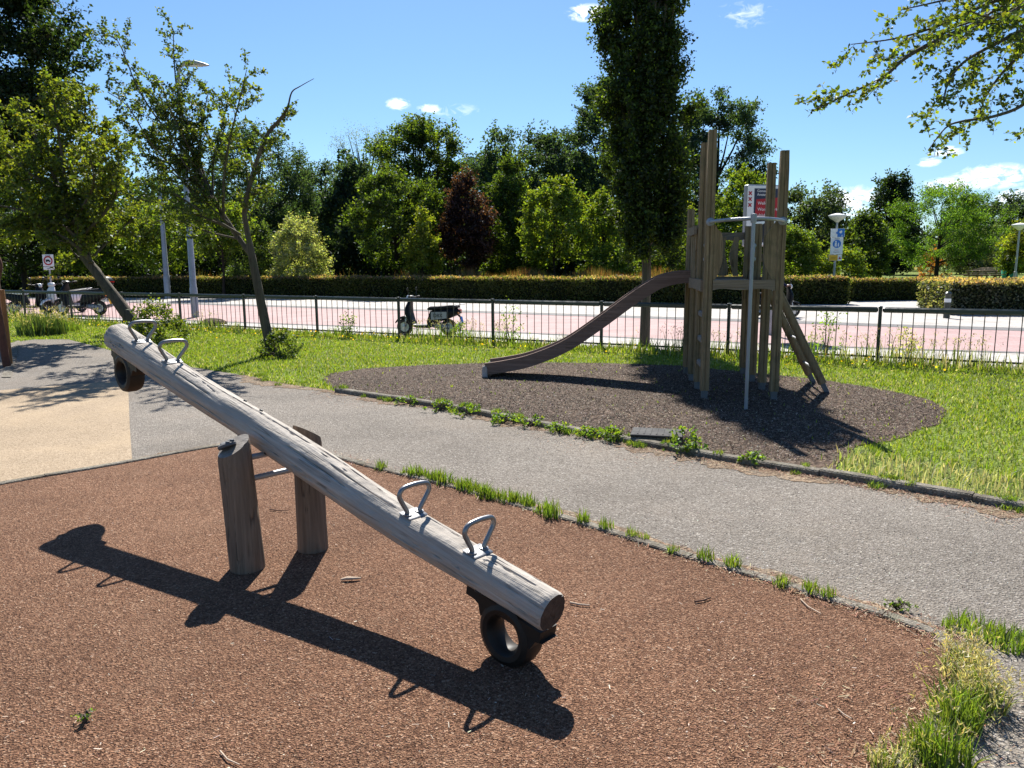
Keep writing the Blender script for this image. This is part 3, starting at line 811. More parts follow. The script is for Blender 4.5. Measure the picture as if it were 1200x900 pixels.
t = MB(); t.tube([(0, 0, -.02), (0, 0, 1.1), (0, 0, 1.12), (0, 0, 6.3)], [.15, .145, .125, .06], 14); t.build('lamp_pole', M['pole'], t2_, 50)
t = MB(); t.loft([((-.1, 0, 6.3), .06, .05, (0, 1, 0), (0, 0, 1)), ((.3, 0, 6.35), .16, .08, (0, 1, 0), (0, 0, 1)), ((.8, 0, 6.3), .06, .03, (0, 1, 0), (0, 0, 1))], 14); t.build('luminaire', M['pole'], t2_, 50)

def park_lamp(x, y, h, s, label):
    o = empty('park_lamp', (x, y, 0), 0, label, 'park lamp', 'white cone park lamps')
    t = MB(); t.tube([(0, 0, -.02), (0, 0, .9), (0, 0, .91), (0, 0, h-.28*s)], [.07*s, .07*s, .05*s, .042*s], 14); t.build('lamp_pole', M['pole'], o, 50)
    t = MB(); t.lathe([(.07*s, h-.30*s), (.10*s, h-.26*s), (.30*s, h-.13*s), (.36*s, h-.05*s), (.36*s, h-.03*s)], 28); t.build('lamp_bowl', M['offwhite'], o, 50)
    t = MB(); t.lathe([(.375*s, h-.03*s), (.37*s, h-.01*s), (.2*s, h+.04*s), (.05*s, h+.075*s), (0, h+.08*s)], 28); t.build('lamp_cap', M['offwhite'], o, 50)
    return o
Yl = 33.5; q = atY(977, 330, Yl)
lamp1 = park_lamp(q.x, Yl, atY(983, 252, Yl).z, 1.0, 'white cone park lamp whose post carries blue and white signs')
for i, (u, vt, Y, s, lb) in enumerate(((1189, 263, 43, 1.08, 'white cone park lamp above the pale flecked hedge at right'), (1149, 297, 88, 1.2, 'far white cone park lamp left of the picnic tables'), (1160, 300, 95, 1.2, 'farthest white cone park lamp, directly above the picnic tables'))):
    q = atY(u, 330, Y); park_lamp(q.x, Y, atY(u, vt, Y).z, s, lb)
# signs on the first lamp's post
sg = empty('path_sign', (lamp1.location.x, Yl-.09, 0), R(-4), 'stack of blue and white path signs with a yellow strip on lamp post', 'sign')
zt = atY(978, 268, Yl).z; W = .56
def panel(z0, z1, x0, x1, mat, y=0.0, th=.018, name='sign_panel'):
    t = MB(); t.box(((x0+x1)/2, y, (z0+z1)/2), (x1-x0, th, z1-z0), None, 0, .006); return t.build(name, mat, sg)
panel(zt-.36, zt, -.28, .30, M['white']); panel(zt-.352, zt-.008, .0, .292, M['blue'], -.008, .016, 'blue_field')
t = MB(); t.prism([(-.10, -.02), (-.03, .05), (.06, .02), (.10, -.05), (.02, -.09)], -.003, .003, Matrix.Translation((.02, -.02, zt-.17)) @ Matrix.Rotation(R(90), 4, 'X')); t.build('pictogram', M['blue'], sg)
t = MB(); t.prism([(-.02, .02), (.06, .08), (.10, .03), (.06, -.06), (-.01, -.03)], -.003, .003, Matrix.Translation((.09, -.024, zt-.15)) @ Matrix.Rotation(R(90), 4, 'X')); t.build('pictogram', M['white'], sg)
text_mesh('p', .13, M['white'], sg, (.20, -.019, zt-.29), (R(90), 0, 0))
panel(zt-1.08, zt-.37, -.26, .26, M['white'])
t = MB(); t.lathe([(.175, 0), (.175, .006), (0, .006)], 32, Matrix.Translation((0, -.010, zt-.64)) @ Matrix.Rotation(R(90), 4, 'X')); t.build('blue_disc', M['blue'], sg)
def stick(x, z, h):
    t = MB(); MMs = Matrix.Translation((x, -.019, z)) @ Matrix.Rotation(R(90), 4, 'X')
    t.prism([(h*.13*math.cos(a), h*.87+h*.12*math.sin(a)) for a in np.linspace(0, 2*math.pi, 13)[:-1]], 0, .002, MMs)
    t.prism([(-.16*h, 0), (-.02*h, 0), (0, .3*h), (.05*h, 0), (.17*h, 0), (.12*h, .45*h), (.16*h, .7*h), (-.12*h, .72*h), (-.18*h, .45*h)], 0, .002, MMs)
    t.build('pictogram', M['white'], sg)
stick(-.045, zt-.76, .25); stick(.065, zt-.755, .16)
text_mesh('Zone', .10, M['ink'], sg, (0, -.012, zt-.425), (R(90), 0, 0))
text_mesh('m.u.v.', .075, M['red'], sg, (0, -.012, zt-.90), (R(90), 0, 0)); text_mesh('toegestaan', .062, M['ink'], sg, (0, -.012, zt-.985), (R(90), 0, 0))
panel(zt-1.36, zt-1.10, -.30, .24, M['white']); panel(zt-1.352, zt-1.108, -.293, .07, M['yellow'], -.008, .016, 'yellow_field')
t = MB(); t.prism([(-.055, -.05), (.055, -.05), (0, .06)], 0, .003, Matrix.Translation((.155, -.010, zt-1.23)) @ Matrix.Rotation(R(90), 4, 'X')); t.build('pictogram', M['red'], sg)
text_mesh('honden', .06, M['ink'], sg, (-.11, -.018, zt-1.23), (R(90), 0, 0))

# advertising panel behind the tower
Yb = 16.6; bl, brr = atY(868, 290, Yb), atY(922, 290, Yb)
zt, zb = atY(871, 217, Yb).z, atY(869, 289, Yb).z
bc = (bl+brr)/2; W = brr.x-bl.x
bb = empty('advert_panel', (bc.x, Yb, 0), R(14), 'grey framed advertising panel with red banner, standing behind the play tower', 'advert panel')
t = MB(); t.box((0, .0, (zt+zb)/2), (W, .14, zt-zb), None, 0, .02); t.build('panel_frame', M['pole'], bb)
t = MB(); t.box((0, -.002, (zt+zb)/2), (W-.03, .146, zt-zb-.05), None, 0, .004); t.build('white_border', M['white'], bb)
pw, phh = W-.24, zt-zb-.16
zc_ = (zt+zb)/2
t = MB(); t.box((.05, -.076, zc_), (pw, .006, phh)); t.build('poster', M['navy'], bb)
t = MB(); t.prism([(-.33, .0), (.40, .06), (.40, -.42), (-.36, -.42)], 0, .003, Matrix.Translation((.06, -.080, zc_+phh*.30)) @ Matrix.Rotation(R(90), 4, 'X')); t.build('red_banner', M['red'], bb)
for k, (tx, sz) in enumerate((('Welkom in', .09), ('Wonderpark', .09), ('altijd vrij!', .095))):
    text_mesh(tx, sz, M['white'], bb, (-.24, -.086, zc_+phh*.30-.08-k*.125), (R(90), 0, 0), 'lettering', 'LEFT')
text_mesh('Gemeente\nAmsterdam', .075, M['white'], bb, (-.26, -.082, zc_+phh*.42), (R(90), 0, 0), 'lettering', 'LEFT')
t = MB(); MMp = Matrix.Translation((0, -.080, zc_)) @ Matrix.Rotation(R(90), 4, 'X')
t.prism([(-.30, -.30), (.0, -.12), (.28, -.18), (.34, -.40), (.1, -.5), (-.25, -.46)], 0, .002, MMp); t.build('poster_figure', M['ink'], bb)
t = MB(); t.prism([(.0, -.26), (.22, -.22), (.25, -.36), (.05, -.42)], 0, .002, Matrix.Translation((0, -.083, zc_)) @ Matrix.Rotation(R(90), 4, 'X')); t.build('poster_figure', M['poster_skin'], bb)
t = MB(); t.prism([(-.33, -.10), (.38, -.06), (.38, -.24), (-.33, -.22)], 0, .001, Matrix.Translation((0, -.0795, zc_-.03)) @ Matrix.Rotation(R(90), 4, 'X')); t.build('poster_sky', M['lens'], bb)
for k in range(3):
    t = MB()
    for a in (45, -45): t.box((-W/2+.075, -.0775-.0006*(a > 0), zt-.18-k*.12), (.10, .003, .026), (0, R(a), 0))
    t.build('cross_mark', M['red'], bb)
t = MB(); t.cyl((W*.22, 0, -.02), (W*.22, 0, zb+.05), .055, 14); t.build('panel_post', M['pole'], bb, 50)

# round traffic sign at left
Ys = 30.0; q = atY(59, 330, Ys); zt = atY(59, 298, Ys).z; zb = atY(59, 316, Ys).z; w = (atY(66, 310, Ys).x-atY(53, 310, Ys).x)
ts = empty('traffic_sign', (q.x, Ys, 0), 0, 'white zone sign with red ring above the parked scooters', 'sign')
t = MB(); t.cyl((0, .03, -.02), (0, .03, zt-.05), .03, 12); t.build('sign_pole', M['pole'], ts, 50)
t = MB(); t.box((0, 0, (zt+zb)/2+.06), (w, .02, zt-zb-.13), None, 0, .008); t.build('sign_panel', M['white'], ts)
t = MB(); t.box((0, 0, zb+.05), (w, .02, .10), None, 0, .006); t.build('under_plate', M['white'], ts)
zc_ = (zt+zb)/2+.05
t = MB(); t.lathe([(.125, 0), (.125, .004), (.175, .004), (.175, 0)], 32, Matrix.Translation((0, -.011, zc_)) @ Matrix.Rotation(R(90), 4, 'X'), 0, False); t.build('red_ring', M['red'], ts)
t = MB(); MMq = Matrix.Translation((0, -.012, zc_)) @ Matrix.Rotation(R(90), 4, 'X')
t.prism([(-.09, -.03), (.09, -.03), (.09, .0), (.05, .015), (.04, .045), (-.09, .045)], 0, .003, MMq)
for x in (-.055, .055): t.prism([(x+.022*math.cos(a), -.035+.022*math.sin(a)) for a in np.linspace(0, 2*math.pi, 11)[:-1]], 0, .004, MMq)
t.build('pictogram', M['ink'], ts)
text_mesh('ZONE', .075, M['ink'], ts, (0, -.013, zt-.06), (R(90), 0, 0)); text_mesh('uitgez.', .06, M['ink'], ts, (0, -.013, zb+.05), (R(90), 0, 0))

# bollard
b = at(1109, 373)
bo = empty('bollard', (b.x, b.y, 0), 0, 'dark green bollard with white band on the paving', 'bollard')
t = MB(); t.lathe([(.085, -.02), (.082, .3), (.075, .62), (.085, .64), (.085, .68), (.05, .72), (0, .73)], 20); t.build('bollard_body', M['fence'], bo, 40)
t = MB(); t.lathe([(.083, .44), (.083, .54)], 20); t.build('white_band', M['white'], bo, 60)

# picnic tables far off on the park lawn
def picnic(x, y, rz, label):
    o = empty('picnic_table', (x, y, 0), rz, label, 'picnic table', 'picnic tables on the far lawn')
    t = MB()
    for k in range(5): t.box((0, -.32+k*.16, .76), (2.4, .15, .05))
    t.build('table_top', M['board'], o)
    for s in (-1, 1):
        t = MB(); t.box((0, s*.75, .45), (2.4, .28, .05)); t.build('bench_seat', M['board'], o)
        t = MB(); t.box((s*.85, 0, .38), (.09, 1.6, .09)); t.box((s*.85, -.36, .38), (.09, .09, .82), (R(24), 0, 0)); t.box((s*.853, .36, .38), (.09, .09, .82), (R(-24), 0, 0)); t.build('trestle', M['board'], o)
for i, (u, Y, rz, lb) in enumerate(((1150, 58, .3, 'nearest picnic table on the far lawn'), (1158, 66, .1, 'middle picnic table on the far lawn, behind the nearest one'), (1164, 76, -.1, 'rearmost picnic table on the far lawn, in front of the dark trees'))):
    q = atY(u, 330, Y); picnic(q.x, Y, rz, lb)
q = atY(1182, 330, 64)
t = MB(); t.lathe([(.6, 0), (.62, .6), (.5, 1.1), (.2, 1.35), (0, 1.4)], 12, Matrix.Translation((q.x, 64, 0)))
for v in t.v: v.x += .2*mnoise.noise(v*1.3); v.z *= 1
tag(t.build('green_tent', paint('green_canvas', (.02, .25, .13), .7), None, 60), 'small bright green tent on the far lawn near the right lamp', 'tent')
q = atY(1170, 330, 50)
t = MB(); t.box((0, 0, .28), (2.6, .5, .1), None, 0, .02)
for s in (-1, 1): t.box((s*1.0, 0, .11), (.15, .45, .24))
o = t.build('park_bench', M['board']); o.location = (q.x, 50, 0); tag(o, 'low dark backless bench on the lawn in front of the picnic tables', 'bench')
# ------------------------------------------------------------------ scooters
def scooter(label, body, seat, shield, extras=(), group=None, s=1.0):
    """a step-through scooter facing -X, standing at the origin"""
    o = empty('motor_scooter', (0, 0, 0), 0, label, 'scooter', group)
    Xa, Ya, Za = (1, 0, 0), (0, 1, 0), (0, 0, 1)
    for x, nm in ((-.63, 'front_wheel'), (.57, 'rear_wheel')):
        t = MB(); t.lathe([(.13, -.02), (.135, -.035), (.05, -.03), (.0, -.045)], 20, Matrix.Translation((x, 0, .22)) @ Matrix.Rotation(R(90), 4, 'X'))
        t.lathe([(.13, .02), (.135, .035), (.05, .03), (.0, .045)], 20, Matrix.Translation((x, 0, .22)) @ Matrix.Rotation(R(90), 4, 'X'))
        w = t.build(nm, M['silver'], o, 50)
        t = MB(); t.torus((x, 0, .22), .165, .055, 'Y', 28, 10, 0, .95); t.build('tyre', M['rubber'], w, 60)
    t = MB(); t.cyl((-.61, .075, .22), (-.47, .06, .78), .024, 10); t.cyl((-.61, -.075, .22), (-.47, -.06, .78), .024, 10); t.build('fork', M['silver'], o, 60)
    t = MB(); t.loft([((-.88, 0, .33), .05, .02, Ya, Za), ((-.78, 0, .44), .085, .03, Ya, Za), ((-.62, 0, .48), .095, .04, Ya, Za), ((-.46, 0, .44), .085, .035, Ya, Za), ((-.40, 0, .36), .06, .02, Ya, Za)], 16); t.build('front_mudguard', body, o, 50)
    t = MB(); B = Vector((.9, 0, .3)).normalized()
    t.loft([((-.37, 0, .26), .17, .05, Ya, B), ((-.44, 0, .40), .20, .07, Ya, B), ((-.50, 0, .58), .225, .075, Ya, B), ((-.50, 0, .74), .20, .075, Ya, B), ((-.46, 0, .88), .12, .06, Ya, B), ((-.44, 0, .94), .07, .05, Ya, B)], 20); t.build('leg_shield', shield, o, 50)
    t = MB(); t.loft([((-.42, 0, .28), .15, .035, Ya, Za), ((-.25, 0, .25), .19, .045, Ya, Za), ((.05, 0, .25), .19, .05, Ya, Za), ((.18, 0, .30), .15, .06, Ya, Za)], 18, 4); t.build('footboard', M['matte'], o, 50)
    t = MB(); t.loft([((.02, 0, .34), .11, .10, Ya, Za), ((.10, 0, .47), .15, .17, Ya, Za), ((.30, 0, .52), .185, .17, Ya, Za), ((.55, 0, .57), .19, .14, Ya, Za), ((.78, 0, .62), .14, .10, Ya, Za), ((.90, 0, .64), .07, .05, Ya, Za)], 22, 2.8); t.build('rear_body', body, o, 50)
    t = MB(); t.loft([((.03, 0, .69), .09, .03, Ya, Za), ((.10, 0, .705), .125, .055, Ya, Za), ((.32, 0, .715), .15, .06, Ya, Za), ((.50, 0, .735), .145, .055, Ya, Za), ((.72, 0, .755), .13, .06, Ya, Za), ((.84, 0, .75), .09, .03, Ya, Za)], 20, 3); t.build('seat', seat, o, 50)
    t = MB(); t.loft([((-.52, 0, .95), .05, .04, Ya, Za), ((-.47, 0, .97), .12, .065, Ya, Za), ((-.40, 0, .98), .11, .055, Ya, Za), ((-.35, 0, .97), .06, .03, Ya, Za)], 18); hb = t.build('handlebar_cowl', body, o, 50)
    t = MB(); t.tube(smooth_path([(-.33, -.34, 1.0), (-.39, -.2, .99), (-.42, 0, .985), (-.39, .2, .99), (-.33, .34, 1.0)], 4), .014, 10); t.build('handlebar', M['matte'], o, 60)
    for s_ in (-1, 1):
        t = MB(); t.cyl((-.335, s_*.34, 1.0), (-.365, s_*.25, .995), .022, 10); t.build('grip', M['rubber'], o, 60)
        t = MB(); t.tube([(-.38, s_*.22, 1.0), (-.40, s_*.27, 1.10), (-.40, s_*.30, 1.17)], .007, 8); mm = t.build('mirror', M['matte'], o, 60)
        t = MB(); t.loft([((-.425, s_*.31, 1.20), .03, .02, Ya, Za), ((-.405, s_*.31, 1.20), .055, .042, Ya, Za), ((-.392, s_*.31, 1.20), .057, .044, Ya, Za)], 14, 2.4); t.build('mirror_shell', M['matte'], mm, 50)
        t = MB(); t.loft([((-.3915, s_*.31, 1.20), .050, .037, Ya, Za), ((-.390, s_*.31, 1.20), .050, .037, Ya, Za)], 14, 2.4); t.build('mirror_glass', M['mirror'], mm)
        t = MB(); t.lathe([(.03, 0), (.028, .025), (0, .035)], 12, Matrix.Translation((.86, s_*.11, .60)) @ Matrix.Rotation(R(90), 4, 'Y')); t.build('indicator', M['amber'], o, 50)
    t = MB(); t.lathe([(.075, 0), (.07, .03), (.04, .055), (0, .065)], 20, Matrix.Translation((-.50, 0, .965)) @ Matrix.Rotation(R(-90), 4, 'Y')); t.build('headlight', M['lens'], o, 60)
    t = MB(); t.loft([((.86, 0, .66), .085, .04, Ya, Za), ((.92, 0, .66), .06, .025, Ya, Za)], 14); t.build('tail_light', M['taillight'], o, 50)
    t = MB(); t.loft([((.15, 0, .28), .08, .07, Ya, Za), ((.35, 0, .26), .11, .09, Ya, Za), ((.60, 0, .24), .08, .06, Ya, Za)], 14); t.build('engine', M['steel_dull'], o, 50)
    t = MB(); t.tube([(.22, .12, .17), (.42, .15, .17), (.52, .16, .20), (.86, .165, .30)], [.02, .02, .05, .055], 14); t.build('exhaust', M['steel_dull'], o, 60)
    t = MB(); t.box((.93, 0, .42), (.012, .14, .17), (0, R(-12), 0), 0, .003); pl_ = t.build('number_plate', M['blue'] if 'blueplate' in extras else M['yellow'], o)
    t = MB(); t.tube([(.82, 0, .55), (.90, 0, .48), (.93, 0, .33)], [.05, .05, .02], 8, True, 0, .4); t.build('rear_mudguard', M['matte'], o, 50)
    if 'rack' in extras:
        t = MB()
        for s_ in (-1, 1): t.tube([(.66, s_*.10, .74), (.86, s_*.10, .80), (.99, s_*.06, .82), (1.01, 0, .82)], .010, 8)
        t.build('rack', M['steel_dull'], o, 60)
    if 'topcase' in extras:
        t = MB(); t.loft([((.80, 0, .86), .14, .16, Xa, Ya), ((.82, 0, .90), .19, .20, Xa, Ya), ((.82, 0, 1.02), .20, .21, Xa, Ya), ((.80, 0, 1.12), .16, .17, Xa, Ya), ((.79, 0, 1.15), .08, .08, Xa, Ya)], 22, 3.0); tc = t.build('top_case', M['black'], o, 50)
        t = MB(); t.box((1.02, 0, .99), (.012, .26, .03)); t.build('reflector', M['taillight'], tc)
    if 'screen' in extras:
        t = MB(); t.loft([((-.50, 0, 1.0), .18, .006, Ya, B), ((-.44, 0, 1.2), .17, .006, Ya, B), ((-.36, 0, 1.36), .10, .005, Ya, B)], 16, 3); t.build('windscreen', M['lens'], o, 50)
    if 'decal' in extras:
        for s_ in (-1, 1):
            t = MB(); t.loft([((.24, s_*.178, .52), .05, .07, Xa, Za), ((.24, s_*.188, .52), .05, .07, Xa, Za)], 8); t.v = []; t.f = []; t.m = []
            vs = []; 
            for q in range(7):
                x = .16+.42*q/6; vs += [(x, s_*.196, .62+.01*q/6), (x, s_*.196, .42+.045*q/6)]
            t.add(vs, [[2*q, 2*q+1, 2*q+3, 2*q+2] for q in range(6)] + [])
            d = t.build('white_side_panel', M['decal'], o); sol = d.modifiers.new('s', 'SOLIDIFY'); sol.thickness = .006
            text_mesh('D8X', .13, M['ink'], o, (.35, s_*.201, .53), (R(90), 0, 0 if s_ < 0 else R(180)), 'lettering')
    t = MB(); t.tube([(.10, -.12, .22), (.16, -.22, .012)], .012, 8); t.build('side_stand', M['matte'], o, 60)
    o.scale = (s, s, s)
    return o
q = at(501, 394)
sc = scooter('black and white scooter parked alone behind the fence near the slide', M['black'], M['seatvinyl'], M['black'], ('decal', 'rack', 'blueplate'), None, .86)
sc.location = (q.x, q.y+.1, .004); sc.rotation_euler = (R(0), 0, R(-14))
q = at(93, 370); G = 'scooters parked at the left behind the fence'
sc = scooter('large black scooter with top case, nearest the leaning tree trunk', M['black'], M['seatvinyl'], M['black'], ('topcase',), G, 1.08)
sc.location = (q.x, q.y+.2, .004); sc.rotation_euler = (0, 0, R(-6))
q = at(60, 369)
sc = scooter('white fronted scooter facing the lawn, between two black ones', M['white'], M['seatvinyl'], M['white'], ('rack',), G, 1.0)
sc.location = (q.x, q.y+.9, .004); sc.rotation_euler = (0, 0, R(66))
q = at(28, 369)
sc = scooter('black scooter with pale seat, leftmost and facing right', M['black'], M['offwhite'], M['black'], ('rack',), G, .98)
sc.location = (q.x, q.y+.3, .004); sc.rotation_euler = (0, 0, R(172))

# moped and rider half hidden behind the tower
q = at(908, 372)
mo = scooter('dark moped ridden along the road behind the play tower', M['black'], M['seatvinyl'], M['black'], (), None, .90)
mo.location = (q.x-.05, q.y, .004); mo.rotation_euler = (0, 0, R(180))
def skin_mesh(name, joints, edges, mat):
    me = bpy.data.meshes.new('tmp'); me.from_pydata([j[0] for j in joints], edges, []); o = bpy.data.objects.new('tmp', me); COL.objects.link(o)
    md = o.modifiers.new('skin', 'SKIN'); md.use_smooth_shade = True
    for i, j in enumerate(joints):
        sv = me.skin_vertices[0].data[i]; sv.radius = (j[1], j[2] if len(j) > 2 else j[1]); sv.use_root = (i == 0)
    o.modifiers.new('sub', 'SUBSURF').levels = 1
    bpy.context.view_layer.update()
    m2 = bpy.data.meshes.new_from_object(o.evaluated_get(bpy.context.evaluated_depsgraph_get()))
    bpy.data.objects.remove(o); bpy.data.meshes.remove(me)
    m2.name = name; m2.materials.clear(); m2.materials.append(mat); m2.polygons.foreach_set('use_smooth', [True]*len(m2.polygons)); return m2
# moped faces +X; the rider sits at x=-.25
J = [((-.25, 0, .80), .13, .16), ((-.20, 0, 1.0), .12, .15), ((-.08, 0, 1.22), .12, .17), ((.0, 0, 1.34), .06), ((.05, 0, 1.42), .055),
     ((-.06, .17, 1.27), .065), ((.08, .24, 1.08), .048), ((.30, .30, 1.0), .036), ((-.06, -.17, 1.27), .065), ((.08, -.24, 1.08), .048), ((.30, -.30, 1.0), .036),
     ((-.20, .10, .78), .095), ((.18, .16, .70), .075), ((.12, .15, .36), .052), ((.24, .15, .31), .045), ((-.20, -.10, .78), .095), ((.18, -.16, .70), .075), ((.12, -.15, .36), .052), ((.24, -.15, .31), .045)]
E = [(0, 1), (1, 2), (2, 3), (3, 4), (2, 5), (5, 6), (6, 7), (2, 8), (8, 9), (9, 10), (0, 11), (11, 12), (12, 13), (13, 14), (0, 15), (15, 16), (16, 17), (17, 18)]
ro = empty('person', mo.location, 0, 'rider in dark navy clothes and cap on the moped behind the tower', 'person')
link('body', skin_mesh('body', J, E, M['cloth']), ro)
t = MB(); Za = (0, 0, 1)
t.loft([((.09, 0, 1.395), .05, .045, (1, 0, 0), (0, 1, 0)), ((.095, 0, 1.43), .085, .065, (1, 0, 0), (0, 1, 0)), ((.10, 0, 1.50), .10, .078, (1, 0, 0), (0, 1, 0)), ((.09, 0, 1.57), .095, .076, (1, 0, 0), (0, 1, 0)), ((.08, 0, 1.61), .05, .04, (1, 0, 0), (0, 1, 0))], 20, 2.1)
t.loft([((.19, 0, 1.51), .012, .014, (1, 0, 0), (0, 1, 0)), ((.205, 0, 1.475), .022, .017, (1, 0, 0), (0, 1, 0)), ((.19, 0, 1.455), .01, .014, (1, 0, 0), (0, 1, 0))], 8, 2)
for s_ in (-1, 1): t.loft([((.085, s_*.078, 1.47), .012, .01, (1, 0, 0), (0, 1, 0)), ((.08, s_*.086, 1.50), .02, .012, (1, 0, 0), (0, 1, 0)), ((.085, s_*.08, 1.53), .012, .01, (1, 0, 0), (0, 1, 0))], 8, 2)
t.build('head', M['skin'], ro, 60)
t = MB(); t.lathe([(.105, 0), (.108, .02), (.095, .07), (.05, .105), (0, .112)], 20, Matrix.Translation((.085, 0, 1.54))); t.box((.215, 0, 1.552), (.12, .13, .012), (0, R(8), 0), 0, .005); t.build('cap', M['cloth'], ro, 50)
for s_ in (-1, 1):
    t = MB(); hx = Vector((.31, s_*.30, 1.0))
    t.loft([(hx+Vector((-.03, 0, 0)), .03, .024, (0, 1, 0), (0, 0, 1)), (hx+Vector((.03, 0, .008)), .043, .022, (0, 1, 0), (0, 0, 1)), (hx+Vector((.06, 0, .012)), .04, .017, (0, 1, 0), (0, 0, 1))], 10)
    for k in range(4): y = -.03+k*.02; t.tube([hx+Vector((.05, y, .015)), hx+Vector((.085, y, .012)), hx+Vector((.095, y, -.018)), hx+Vector((.075, y, -.03))], [.0095, .009, .0085, .007], 6)
    t.tube([hx+Vector((.0, -s_*.03, .0)), hx+Vector((.03, -s_*.05, -.012)), hx+Vector((.06, -s_*.045, -.024))], [.012, .010, .008], 6)
    t.build('hand', M['skin'], ro, 60)
    t = MB(); t.loft([((.08, s_*.15, .305), .03, .04, (0, 1, 0), (0, 0, 1)), ((.16, s_*.15, .315), .045, .05, (0, 1, 0), (0, 0, 1)), ((.28, s_*.15, .30), .048, .035, (0, 1, 0), (0, 0, 1)), ((.34, s_*.15, .29), .03, .02, (0, 1, 0), (0, 0, 1))], 12); t.build('shoe', M['matte'], ro, 50)
ro.scale = (.90, .90, .90)

# ------------------------------------------------------------------ vegetation helpers
def unit(a): return a/np.maximum(1e-9, np.linalg.norm(a, axis=-1, keepdims=True))
def leaf_quads(pos, size, col, up=.5, axis=None, aspect=.55, droop=0.0):
    n = len(pos); size = np.broadcast_to(np.asarray(size, dtype=float), (n,))[:, None]
    nr = unit(rng.normal(size=(n, 3)) + np.array([0, 0, up*1.6]))
    a = rng.normal(size=(n, 3)) if axis is None else axis + rng.normal(size=(n, 3))*.55
    a = unit(a - nr*np.sum(a*nr, axis=1, keepdims=True)); b = np.cross(nr, a)
    a = a + np.array([0, 0, -droop])
    l = size; w = size*aspect
    V = np.empty((n, 4, 3)); V[:, 0] = pos; V[:, 1] = pos+a*l*.48+b*w*.5+nr*l*.06; V[:, 2] = pos+a*l; V[:, 3] = pos+a*l*.48-b*w*.5+nr*l*.06
    C = np.repeat(col[:, None, :], 4, axis=1)
    return V.reshape(-1, 3), C.reshape(-1, 3)
def pal(n, cols, jit=.18):
    c = np.array(cols)[rng.integers(0, len(cols), n)]
    return np.clip(c*(1+rng.normal(size=(n, 1))*jit)*(1+rng.normal(size=(n, 3))*jit*.35), .003, 1)
PROF = {
    'round': lambda t: np.sqrt(np.clip(1-(2*t-1)**2, 0, 1))*.98+.02,
    'egg': lambda t: np.clip(np.sin(np.pi*np.clip(t, 0, 1)**.72), 0, 1)*.97+.03,
    'cone': lambda t: (np.clip((1-t)*1.18, 0, 1)**.8)*np.clip(.35+t*5, 0, 1),
    'column': lambda t: np.clip(.45+t*3.2, 0, 1)*np.clip((1-t)*2.2, 0, 1)**.6,
    'umbrella': lambda t: np.clip(.55+t*2, 0, 1)*np.sqrt(np.clip(1-t**2.6, 0, 1)),
    'bush': lambda t: np.sqrt(np.clip(1-t**2, 0, 1)),
}
def crown_points(H, zb, rx, ry, prof, ncl, nleaf, cr, ntw=7, inner=.35, flat=.75, up=.35):
    t = rng.random(ncl*4); keep = rng.random(ncl*4) < PROF[prof](t)+.05; t = t[keep][:ncl]; ncl = len(t)
    an = rng.random(ncl)*2*np.pi; rr = PROF[prof](t)*(inner+(1-inner)*np.sqrt(rng.random(ncl)))*(1+.12*rng.normal(size=ncl))
    C = np.stack([np.cos(an)*rr*rx, np.sin(an)*rr*ry, zb+(H-zb)*t], 1)
    out = unit(C-np.array([0, 0, zb+(H-zb)*.4]))
    D = unit(rng.normal(size=(ncl, ntw, 3))*np.array([1, 1, flat]) + out[:, None, :]*.55 + np.array([0, 0, up]))
    L = cr*(.45+.75*rng.random((ncl, ntw)))
    ci = np.repeat(np.arange(ncl), nleaf); ti = rng.integers(0, ntw, len(ci)); s = rng.random(len(ci))**.8
    P = C[ci] + D[ci, ti]*(L[ci, ti]*s)[:, None] + rng.normal(size=(len(ci), 3))*(cr*.11)
    return C, P, ci, s
def tree(name, label, X, Y, H, rx, zb, prof, cols, ncl=70, nleaf=170, leaf=.17, cr=.8, tr=.14, ry=None, group=None, cat='tree', inner=.35, flat=.75, up=.35, light=None, lf=.25, limbs=22, droop=0, aspect=.6, lean=(0, 0), mat='leaf', leafup=.5):
    o = empty(name, (X, Y, 0), 0, label, cat, group)
    C, P, ci, s = crown_points(H, zb, rx, ry or rx, prof, ncl, nleaf, cr, 7, inner, flat, up)
    P[:, 2] = np.maximum(P[:, 2], .03)
    P[:, :2] += np.array(lean)*(P[:, 2:3]/H)
    col = pal(len(P), cols)*(1+.22*rng.normal(size=(len(C), 1)))[ci]
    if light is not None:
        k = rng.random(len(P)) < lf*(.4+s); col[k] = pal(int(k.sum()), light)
    col = np.clip(col, .003, 1)
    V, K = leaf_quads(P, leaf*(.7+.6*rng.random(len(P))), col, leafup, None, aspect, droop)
    t = MB(); k = 8
    if prof != 'bush':
        tp = [Vector((lean[0]*q*.8+.05*math.sin(q*5+X), lean[1]*q*.8+.05*math.cos(q*4+Y), H*.86*q)) for q in np.linspace(0, 1, k)]
        tp[0].z = -.05
        t.tube(tp, [tr*(1.25 if i == 0 else 1)*(1-.85*i/(k-1)) for i in range(k)], 8)
    for c in C[:limbs]:
        c = Vector(c); c += Vector((lean[0], lean[1], 0))*(c.z/H)
        zs = max(zb*.55 if prof != 'bush' else .02, c.z*.62 if prof != 'bush' else .02); a = Vector((lean[0]*zs/H*.8, lean[1]*zs/H*.8, zs))
        if prof == 'bush': a = Vector((c.x*.12, c.y*.12, .0))
        m_ = a.lerp(c, .5)+Vector((0, 0, -.06*(c-a).length))
        t.tube([a, m_, c], [tr*.34, tr*.2, tr*.06], 5, False)
    t.build('trunk' if prof != 'bush' else 'stems', M['bark_far'] if Y > 18 else M['bark'], o, 60)
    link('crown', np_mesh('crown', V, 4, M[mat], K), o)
    return o
G1 = [(.042, .07, .015), (.055, .09, .018), (.034, .058, .015)]         # mid green
